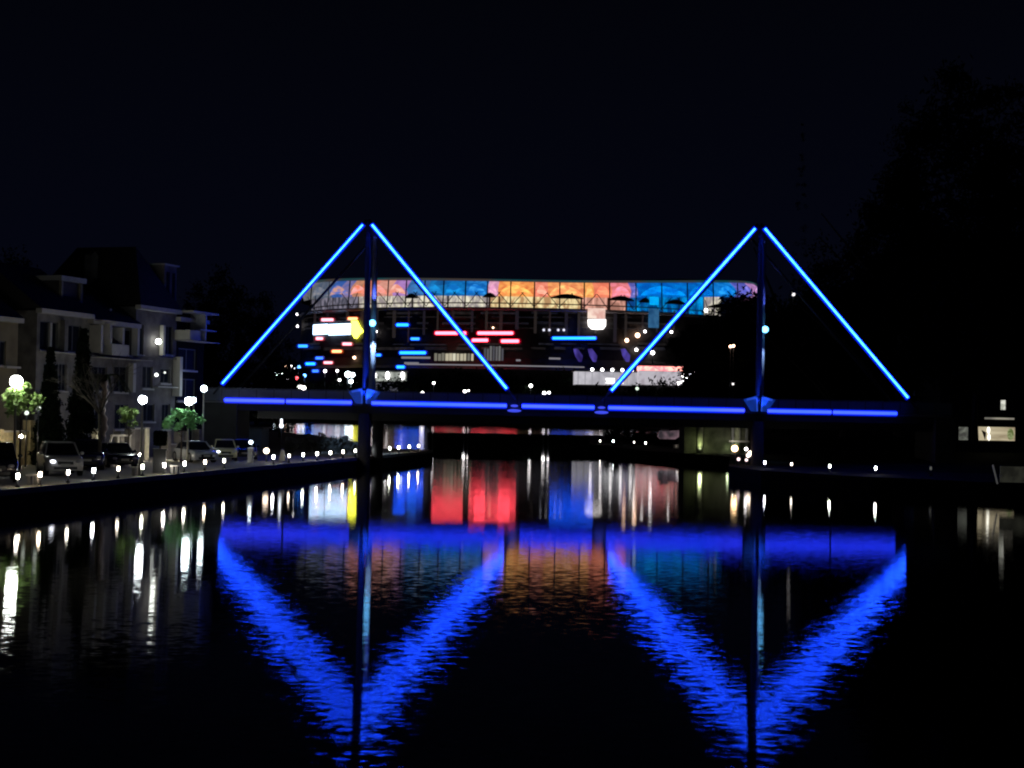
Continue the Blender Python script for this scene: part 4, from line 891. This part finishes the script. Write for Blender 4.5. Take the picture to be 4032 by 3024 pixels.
# ------------------------------------------------------------------ bollards along the quays
BOLG = em('bollard_glow', (1.0, .93, .80), 44)
def make_bollard():
    e_ = empty('lit_bollard', (0, 0, 0))
    mb = MB(); mb.lathe([(.11, 0), (.11, .06), (.05, .10), (.05, .40)], n=14); mb.build('post', BLACK, e_)
    mb = MB(); mb.lathe([(.06, .40), (.075, .43), (.075, .61), (.06, .64)], n=14); mb.build('lamp_lens', BOLG, e_)
    mb = MB(); mb.lathe([(.085, .64), (.085, .67), (.05, .74), (.02, .76)], n=14); mb.build('cap', BLACK, e_)
    return e_
BVAR = [BOLG, em('bollard_glow_warm', (1.0, .80, .58), 34), em('bollard_glow_soft', (1.0, .93, .80), 18), em('bollard_glow_cool', (.93, .97, 1.0), 55), em('bollard_glow_weak', (1.0, .88, .72), 12),
        em('bollard_glow_green', (.97, 1.0, .80), 38), em('bollard_glow_strong', (1.0, .95, .88), 70)]
nb = 0
bol = make_bollard(); first = True
def put_bollard(x, y, label, group, s=1.0):
    global first
    o = bol if first else copy_tree(bol); first = False
    global nb
    o.location = (x, y, QZ); o.scale = (s, s, s); tag(o, label, 'bollard', group)
    v = BVAR[nb % len(BVAR)]; nb += 1
    for ch in o.children:
        if ch.name.startswith('lamp_lens'): ch.material_slots[0].link = 'OBJECT'; ch.material_slots[0].material = v
    return o
def edge_at(px, edge, off):
    r_ = (px-CX)/F
    for (x0, y0), (x1, y1) in zip(edge, edge[1:]):
        x0 += off; x1 += off
        den = (x1-x0)-r_*(y1-y0)
        if abs(den) < 1e-9: continue
        t = (r_*y0-x0)/den
        if -.001 <= t <= 1.001: return x0+(x1-x0)*t, y0+(y1-y0)*t
    return None
LB = [80, 168, 278, 378, 475, 570, 655, 735, 815, 890, 1083, 1145, 1200, 1255, 1307, 1357, 1405, 1450, 1495, 1540, 1575, 1617, 1653]
for i, px in enumerate(LB):
    q = edge_at(px, LE, -.55)
    if q: put_bollard(q[0], q[1], '%s glowing bollard counted from the left along the left quay edge' % ORD[i], 'glowing bollards on the left quay', .92)
RBX = [(2363, 1732), (2415, 1733), (2497, 1737), (2542, 1740), (2690, 1748), (2731, 1752), (2808, 1758), (2870, 1762), (3012, 1814), (3117, 1820), (3267, 1828), (3448, 1836)]
for i, (px, py) in enumerate(RBX):
    q = G(px, py, QZ+.55)
    put_bollard(q.x, q.y, '%s glowing bollard counted from the left along the right bank' % ORD[i], 'glowing bollards on the right bank', .80)
q = G(3665, 1842, QZ+.55)
o = put_bollard(q.x, q.y, 'dim nearly unlit bollard furthest right on the right bank', 'glowing bollards on the right bank')
for ch in o.children:
    if ch.name.startswith('lamp_lens'): 
        ch.material_slots[0].material = em('bollard_dim', (.7, .7, .65), .12)
# terrace lights by the right mast
for px, py, r_, m_, lab in ((2893, 1766, .26, em('warm_globe', (1.0, .62, .30), 9), 'warm globe light on the terrace by the right mast'), (2938, 1768, .13, DOTW, 'small white light right of the warm globe'),
        (2955, 1785, .20, em('cream_globe', (1.0, .8, .62), 6), 'cream light at the terrace corner by the right mast'), (2946, 1793, .15, em('cream_globe', (1.0, .8, .62), 6), 'small cream light touching the terrace corner light'),
        (2908, 1808, .13, em('pink_globe', (1.0, .75, .75), 2), 'lowest left pinkish light by the terrace steps'), (2939, 1811, .12, em('pink_globe', (1.0, .75, .75), 2), 'lowest right pinkish light by the terrace steps')):
    D = 121 if py < 1800 else 118
    p = P(px, py, D); lamp_post('terrace_light', (p.x, D, QZ), p.z-QZ, r_, m_, lab, 'lights on the terrace by the right mast')

# ------------------------------------------------------------------ benches and blocks
def bench(px0, px1, py, D, label, group, m_=TRIM):
    a, b = P(px0, py, D), P(px1, py, D); e_ = empty('bench', ((a.x+b.x)/2, D, QZ), 0, label, 'bench', group); w_ = b.x-a.x
    mb = MB(); mb.box(-w_/2, w_/2, -.22, .22, .40, .47); mb.build('seat', m_, e_)
    for s_ in (-1, 1):
        mb = MB(); x_ = s_*(w_/2-.12); mb.box(x_-.07, x_+.07, -.18, .18, 0, .40); mb.build('leg', CONC, e_)
    mb = MB(); mb.box(-w_/2+.25, w_/2-.25, -.05, .05, .02, .36); mb.build('panel', m_, e_)
WB = mat('white_stone', (.75, .70, .62), .8, scale=4, noise=.15)
BD = lambda px: edge_at(px, LE, -.55)[1]+.25
bench(108, 156, 1850, BD(165), 'white stone bench between the first bollards and the white car', 'stone benches on the left quay', WB)
bench(520, 562, 1825, BD(566), 'white stone bench left of the black planter', 'stone benches on the left quay', WB)
bench(672, 706, 1825, BD(662), 'white stone bench right of the black planter', 'stone benches on the left quay', WB)
bench(2650, 2684, 1752, G(2690, 1748, QZ+.55).y+.25, 'pale bench left of two on the right bank under the bridge', 'pale benches on the right bank', WB)
bench(2770, 2802, 1760, G(2808, 1758, QZ+.55).y+.25, 'pale bench right of two on the right bank under the bridge', 'pale benches on the right bank', WB)
# white pillar with globe
p = G(986, 1822, QZ); e_ = empty('pillar_lamp', (p.x, p.y, QZ), 0, 'stout white pillar with a small round lamp above it near the bridge', 'pillar')
mb = MB(); mb.lathe([(.24, 0), (.24, .08), (.21, .12), (.20, .85), (.24, .95), (.20, 1.02), (.03, 1.04)], n=18); mb.build('pillar', WB, e_)
mb = MB(); mb.tube([(0, 0, 1.0), (0, 0, 1.3)], .02, 6); mb.build('stem', STEEL, e_)
mb = MB(); mb.ball((0, 0, 1.38), .12); mb.build('lamp_globe', em('pillar_globe', (.75, .9, 1.0), 14), e_)
p = P(1049, 1775, 105); lamp_post('quay_lamp', (p.x, 105, QZ), p.z-QZ, .2, em('cream_globe', (1.0, .8, .62), 6), 'round cream lamp right of the white pillar', 'quay lamps')
mb = MB(); q = G(1112, 1815, QZ); e_ = empty('stone_marker', (q.x, q.y, QZ), 0, 'pale conical stone marker between two bollards under the left stay', 'marker')
mb.lathe([(.26, 0), (.24, .2), (.14, .7), (.06, .85)], n=14); mb.build('cone', WB, e_)

# ------------------------------------------------------------------ cars
TYRE = mat('tyre', (.015, .015, .015), .9); RIM = mat('rim', (.35, .35, .37), .35, .9)
def loft(secs, n=14):     # secs: (y, hw_bottom, hw_mid, hw_top, z0, zm, z1)
    mb = MB(); vs = []
    ring_ = 10
    for (y, hb, hm, ht, z0, zm, z1) in secs:
        vs += [(-hb, y, z0), (hb, y, z0), (hm, y, z0+(zm-z0)*.45), (hm, y, zm), (ht+(hm-ht)*.35, y, zm+(z1-zm)*.7), (ht*.85, y, z1), (-ht*.85, y, z1), (-ht-(hm-ht)*.35, y, zm+(z1-zm)*.7), (-hm, y, zm), (-hm, y, z0+(zm-z0)*.45)]
    fs = [(i*ring_+k, i*ring_+(k+1) % ring_, (i+1)*ring_+(k+1) % ring_, (i+1)*ring_+k) for i in range(len(secs)-1) for k in range(ring_)]
    fs = [f[::-1] for f in fs]
    fs += [tuple(range(ring_)), tuple((len(secs)-1)*ring_+k for k in range(ring_))[::-1]]
    mb.add(vs, fs, True); return mb
def car(px, py, rz, kind, paint, label, glow=0, name='parked_car', plate=True, sc=1.0):
    p = G(px, py, QZ); e_ = empty(name, (p.x, p.y, QZ), rz, label, 'car', 'cars parked on the left quay'); e_.scale = (sc, sc, sc)
    suv = kind == 'suv'; H = 1.72 if suv else 1.42; hz = 1.02 if suv else .82; W = .93 if suv else .88; gz = .32 if suv else .22
    Ln = 2.35; # half length; front at -y
    secs = [(-Ln, W*.80, W*.84, W*.78, gz, hz-.35, hz-.22), (-Ln+.12, W*.93, W*.95, W*.88, gz-.03, hz-.22, hz-.10), (-Ln+.6, W*.97, W, W*.93, gz-.05, hz-.12, hz-.02), (-.95, W, W, W*.95, gz-.05, hz-.05, hz+.05),
            (1.4, W, W, W*.95, gz-.05, hz, hz+.08), (Ln-.15, W*.95, W*.95, W*.9, gz, hz, hz+.05), (Ln, W*.85, W*.86, W*.8, gz+.1, hz-.1, hz-.02)]
    body = loft(secs).build('body', paint, e_)
    yb = 1.95 if suv else 1.6
    g = loft([(-1.05, W*.93, W*.92, W*.86, hz-.02, hz+.0, hz+.06), (-.35, W*.92, W*.88, W*.76, hz, hz+(H-hz)*.5, H-.06), (.4, W*.92, W*.88, W*.76, hz, hz+(H-hz)*.5, H-.045), (yb-.5, W*.92, W*.87, W*.74, hz, hz+(H-hz)*.5, H-.08), (yb, W*.9, W*.84, W*.7, hz, hz+.1, hz+.25)])
    g.build('windows', GLASS, e_)
    r_ = loft([(-.42, W*.76, W*.76, W*.70, H-.075, H-.06, H-.03), (.3, W*.78, W*.78, W*.70, H-.07, H-.03, H), (yb-.45, W*.76, W*.76, W*.66, H-.10, H-.06, H-.02)])
    r_.build('roof', paint, e_)
    for s_ in (-1, 1):
        mb = MB(); mb.bar((s_*W*.90, -1.08, hz+.03), (s_*W*.72, -.38, H-.05), .07); mb.build('pillar', paint, e_)
        mb = MB(); mb.ball((s_*(W+.10), -.75, hz+.12), .11, .09); mb.build('mirror', paint, e_)
        mb = MB(); mb.ball((s_*W*.66, -Ln+.10, hz-.27), .17, .085); hl = mb.build('headlight', em('headlight_on', (.85, .88, 1.0), 7) if (glow and s_ == -1) else mat('headlight_glass', (.55, .55, .6), .15, spec=.9), e_)
        for yy in (-1.45, 1.4):
            mb = MB(); mb.tube([(s_*(W-.2), yy, .34), (s_*(W+.02), yy, .34)], .34, 18); wh = mb.build('wheel', TYRE, e_)
            mb = MB(); mb.tube([(s_*(W+.0), yy, .34), (s_*(W+.03), yy, .34)], .21, 14); mb.build('rim', RIM, wh)
    mb = MB(); mb.box(-W*.42, W*.42, -Ln-.03, -Ln+.08, hz-.42, hz-.26); mb.build('grille', BLACK, e_)
    mb = MB(); mb.box(-W*.62, W*.62, -Ln-.025, -Ln+.08, gz+.03, gz+.17); mb.build('air_intake', BLACK, e_)
    if plate:
        mb = MB(); mb.box(-.22, .22, -Ln-.05, -Ln-.035, gz+.2, gz+.31); mb.build('number_plate', mat('plate', (.6, .6, .55), .6), e_)
    return e_
def paint(n, c, r_=.25): 
    m = mat(n, c, r_, .0, noise=.06, scale=1, spec=.7); m.node_tree.nodes["Principled BSDF"].inputs["Coat Weight"].default_value = .6; return m
car(-22, 1893, .35, 'suv', paint('paint_black', (.01, .012, .03)), 'black car cut by the left frame edge', sc=1.05)
car(232, 1868, .42, 'suv', paint('paint_white', (.78, .76, .74)), 'white off road car facing the camera beside the left quay lamps', glow=1)
car(338, 1846, .30, 'suv', paint('paint_navy', (.02, .022, .075)), 'dark blue tall car directly right of the white one')
car(452, 1836, .5, 'sedan', paint('paint_midnight', (.014, .014, .055)), 'dark blue low saloon car between the tall dark car and the bench')
car(765, 1818, .55, 'sedan', paint('paint_silver', (.38, .40, .44)), 'silver saloon car under the green lit tree', sc=1.0)
car(882, 1812, .25, 'suv', paint('paint_cream', (.62, .58, .36)), 'cream and yellowish car with bright lamp near the bridge', glow=1, sc=.86)
car(960, 1806, .2, 'sedan', paint('paint_grey', (.03, .03, .035)), 'dark car between the cream car and the white pillar')

# low shrubs on the quay under the bridge
for i, (px, w_, h_, lab) in enumerate([(1150, 60, 62, 'leftmost dim shrub under the left half of the bridge'), (1205, 56, 70, 'dim shrub second from left under the bridge'), (1250, 50, 46, 'small low dim shrub third from left under the bridge'),
                                       (1262, 40, 84, 'tallest slender dim shrub under the bridge'), (1310, 56, 60, 'dim shrub left of the left pier'), (1355, 50, 72, 'dim bushy shrub closest left of the left pier'), (1400, 40, 52, 'low dim shrub in front of the left pier')]):
    D = 128; b_ = P(px, 1800, D); x_ = b_.x; e_ = empty('shrub', (x_, D, QZ), 0, lab, 'shrub', 'dim shrubs on the quay under the bridge')
    hh = h_*D/F; crown(60+i, w_/2*D/F, .6, hh/2, 22, 30, .1, .4, 'round', hh/2+.05).build('foliage', mat('shrub_leaf', (.11, .11, .09), .8, noise=.5, scale=5), e_)
    mb = MB(); mb.tube([(0, 0, 0), (0, 0, hh*.5)], .04, 6); mb.build('stem', BARK, e_)
# blue grey service building left behind the bridge
a = P(892, 1732, 132); b = P(1030, 1688, 132)
e_ = empty('pump_house', ((a.x+b.x)/2, 132, QZ), 0, 'blue grey flat fronted shed seen under the left bridge end', 'shed'); w_ = b.x-a.x
mb = MB(); mb.box(-w_/2, w_/2, 0, 4, 0, b.z-QZ); mb.build('wall', mat('shed_blue', (.16, .22, .28), .7, noise=.3, scale=1), e_)
mb = MB(); mb.box(-w_/2-.2, w_/2+.2, -.3, 4.2, b.z-QZ, b.z-QZ+.12); mb.build('roof', STEEL, e_)

# ------------------------------------------------------------------ right bank buildings
# pavilion wall under the bridge, washed by two green-yellow uplights
a = P(2694, 1738, 158); b = P(2966, 1650, 158)
e_ = empty('waterside_pavilion', ((a.x+b.x)/2, 158, QZ), 0, 'low pavilion wall washed yellow green seen under the bridge at right', 'pavilion'); w_ = b.x-a.x; h_ = b.z-QZ+.4
mb = MB(); mb.box(-w_/2, w_/2, 0, 5, 0, h_); mb.build('wall', mat('pavilion_wall', (.17, .18, .12), .9, noise=.6, scale=1.0), e_)
mb = MB(); mb.box(-w_/2-.4, w_/2+.4, -.6, 5.3, h_, h_+.25); mb.build('roof', STEEL, e_)
for fx in (-.5+190/272, -.5+215/272, -.5+245/272, .49):
    mb = MB(); mb.box(fx*w_-.12, fx*w_+.12, -.35, -.05, 0, h_); mb.build('column', mat('column_grey', (.3, .3, .3), .8), e_)
zt_ = P(2900, 1737, 157).z-QZ
mb = MB(); mb.box((-.5+170/272)*w_, .5*w_, -1.4, -.4, zt_-.1, zt_+.06); mb.build('ledge', TRIM, e_)
for px, en, cc in ((2757, 230, (.88, 1.0, .50)), (2892, 50, (.9, 1.0, .7)), (2868, 30, (.85, 1.0, .6))):
    q = P(px, 1740, 157.2); z_ = QZ+.45
    for dy, ef, rr in ((.35, .13, .12), (.9, .09, .2)):
        l = bpy.data.lights.new('wall_washer', 'POINT'); l.energy = en*ef; l.color = cc; l.shadow_soft_size = rr
        lo = bpy.data.objects.new('wall_washer', l); COL.objects.link(lo); lo.location = (q.x, 158-dy, z_+dy*.4)
mb = MB(); q = P(2757, 1733, 157.2); mb.ball((q.x-(a.x+b.x)/2, -.75, .5), .14, .1); mb.build('floodlight', em('wash_lamp', (.6, .7, .35), 1.0), e_)
l = bpy.data.lights.new('ledge_lamp', 'POINT'); l.energy = 30; l.color = (1, .95, .8); l.shadow_soft_size = .2
lo = bpy.data.objects.new('ledge_lamp', l); COL.objects.link(lo); q = P(2893, 1722, 156); lo.location = q
# pale round columns added to carry the uplights as vertical glow
for px in (2757, 2905):
    q = P(px, 1740, 157.6); mb = MB(); mb.tube([(q.x-(a.x+b.x)/2, -.12, 0), (q.x-(a.x+b.x)/2, -.12, h_-.02)], .32, 14); mb.build('pilaster', mat('pilaster_pale', (.42, .44, .30), .9, noise=.3, scale=3), e_)  # added pilasters, there only to carry the glow
# right bank bushes; the two right ones added to block the hall's reflection
for i, (px, wd, yt, lab) in enumerate(((2445, 150, 1692, 'low black bush on the tip of the right bank under the bridge'), (2545, 130, 1700, 'low black bush between the bank tip and the pale boat'), (2640, 130, 1702, 'low black bush behind the pale boat'))):
    Db = 205; t = P(px, yt, Db); e_ = empty('bush', (t.x, Db, QZ), 0, lab, 'bush', 'black bushes on the right bank point'); hh = t.z-QZ
    crown(80+i, wd/2*Db/F, 1.4, hh/2, 60, 60, .16, .5, 'round', hh/2).build('foliage', LEAFX, e_)
    mb = MB(); mb.tube([(0, 0, 0), (0, 0, hh*.5)], .08, 6); mb.build('stem', BARK, e_)
# pale boat-like hull under the bridge
a = P(2590, 1728, 175); b = P(2684, 1694, 175)
e_ = empty('moored_boat', ((a.x+b.x)/2, 175, a.z), 0, 'pale pinkish boat hull at the bank under the bridge', 'boat'); w_ = b.x-a.x; h_ = b.z-a.z
mb = MB(); mb.slab([(-w_/2, h_*.25), (-w_/2+.3, 0), (w_/2-.8, 0), (w_/2-.1, h_*.45), (w_/2, h_), (w_/2-1.3, h_*.9), (-w_/2+.2, h_*.9)][::-1], -.7, .7)
mb.build('hull', em('hull_pale', (.03, .025, .03), 1, (.16, .10, .12), .8), e_)  # lit look of the hull put in as faint emission
mb = MB(); mb.box(-w_/2+.4, w_/2-1.5, -.5, .5, h_*.9, h_*1.1); mb.build('cabin', TRIM, e_)
# lit hut on the right bank near the calm water (white panel 2255-2345)
p = P(2338, 1703, 250)
# right house with lit windows
D = 130
def RP(px, py, d=D): return P(px, py, d)
a, b = RP(3700, 1770), RP(4200, 1470)
e_ = empty('waterside_house', ((a.x+b.x)/2, D, QZ), 0, 'dark house with one wide lit window at the right edge', 'house'); cx = (a.x+b.x)/2; W_ = b.x-a.x
rects = [(3774, 1680, 3815, 1734), (3829, 1680, 4000, 1736), (3939, 1574, 3963, 1615), (3875, 1643, 3998, 1653)]
loc = [(RP(x0, y0).x-cx, RP(x1, y1).x-cx, RP((x0+x1)/2, y1).z-QZ, RP((x0+x1)/2, y0).z-QZ) for x0, y0, x1, y1 in rects]
xs_ = sorted({-W_/2, W_/2}|{v for r in loc for v in r[:2]}); H_ = b.z-QZ; zs_ = sorted({0, H_}|{v for r in loc for v in r[2:]})
mb = MB()
for xa, xb in zip(xs_, xs_[1:]):
    for za, zb in zip(zs_, zs_[1:]):
        if any(r[0] < (xa+xb)/2 < r[1] and r[2] < (za+zb)/2 < r[3] for r in loc): continue
        mb.box(xa, xb, 0, .3, za, zb)
mb.box(-W_/2, -W_/2+.3, .3, 8, 0, H_); mb.box(W_/2-.3, W_/2, .3, 8, 0, H_)
mb.build('wall', mat('dark_brick', (.02, .018, .017), .9), e_)
mb = MB(); mb.box(-W_/2-.5, W_/2+.5, -.8, 8.5, H_, H_+.3); mb.build('roof', TILE, e_)
wm = [em('win_dim', (.05, .05, .045), 1, (.16, .17, .14), 1.6), em('win_room', (.30, .24, .15), 1, (.62, .54, .36), .9, (.3, .3, 2.2), .35, .65), em('win_up', (.35, .36, .30), 1, (.75, .75, .66), 2), em('win_slit', (.30, .28, .22), 1, (.15, .14, .12), .4)]
for r, m_ in zip(loc, wm):
    mb = MB(); t = .05
    mb.box(r[0], r[0]+t, .05, .25, r[2], r[3]); mb.box(r[1]-t, r[1], .05, .25, r[2], r[3])
    mb.box(r[0], r[1], .05, .25, r[3]-t*.6, r[3]); mb.box(r[0], r[1], .05, .25, r[2], r[2]+t*.6)
    wf = mb.build('window', BLACK, e_)
    mb = MB(); mb.box(r[0]+t, r[1]-t, .14, .17, r[2], r[3]); mb.build('pane', m_, wf)
r = loc[1]; xx = RP(3893, 1700).x-cx
mb = MB(); mb.ball((xx, .05, (r[2]+r[3])/2+.3), .13, .28); mb.ball((xx+.05, .05, (r[2]+r[3])/2-.3), .12, .28); mb.build('window_lamp', em('win_lamp', (1, .95, .8), 2.4), e_)
mb = MB(); xx = RP(3875, 1700).x-cx; mb.slab([(xx-.2, r[3]-.3), (xx+.12, r[2]+.05), (xx+.2, r[3]-.5)], .04, .12); mb.build('curtain', mat('curtain', (.05, .03, .02), .9), e_)
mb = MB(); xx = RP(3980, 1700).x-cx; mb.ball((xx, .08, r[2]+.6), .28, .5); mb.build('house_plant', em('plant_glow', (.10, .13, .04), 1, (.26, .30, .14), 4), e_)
# landing stage at bottom right
a = P(3905, 1880, 92); b = P(4060, 1838, 92)
e_ = empty('landing_stage', (a.x, 92, QZ), 0, 'grey landing rail with a leaning pale post at the right frame edge', 'railing')
mb = MB(); mb.box(.5, 4, 0, .06, .1, b.z-QZ); mb.build('panel', em('rail_panel', (.010, .010, .008), 1, (.020, .020, .015), 2), e_)  # panel and leaning post get their lit look from faint emission
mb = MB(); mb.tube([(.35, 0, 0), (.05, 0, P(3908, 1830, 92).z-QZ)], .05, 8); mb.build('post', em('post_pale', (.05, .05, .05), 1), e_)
mb = MB(); mb.box(.5, 4, -.03, .09, b.z-QZ, b.z-QZ+.05); mb.build('rail', STEEL, e_)
mb = MB(); mb.box(3.9, 4, -.05, .11, 0, b.z-QZ); mb.build('post', STEEL, e_)
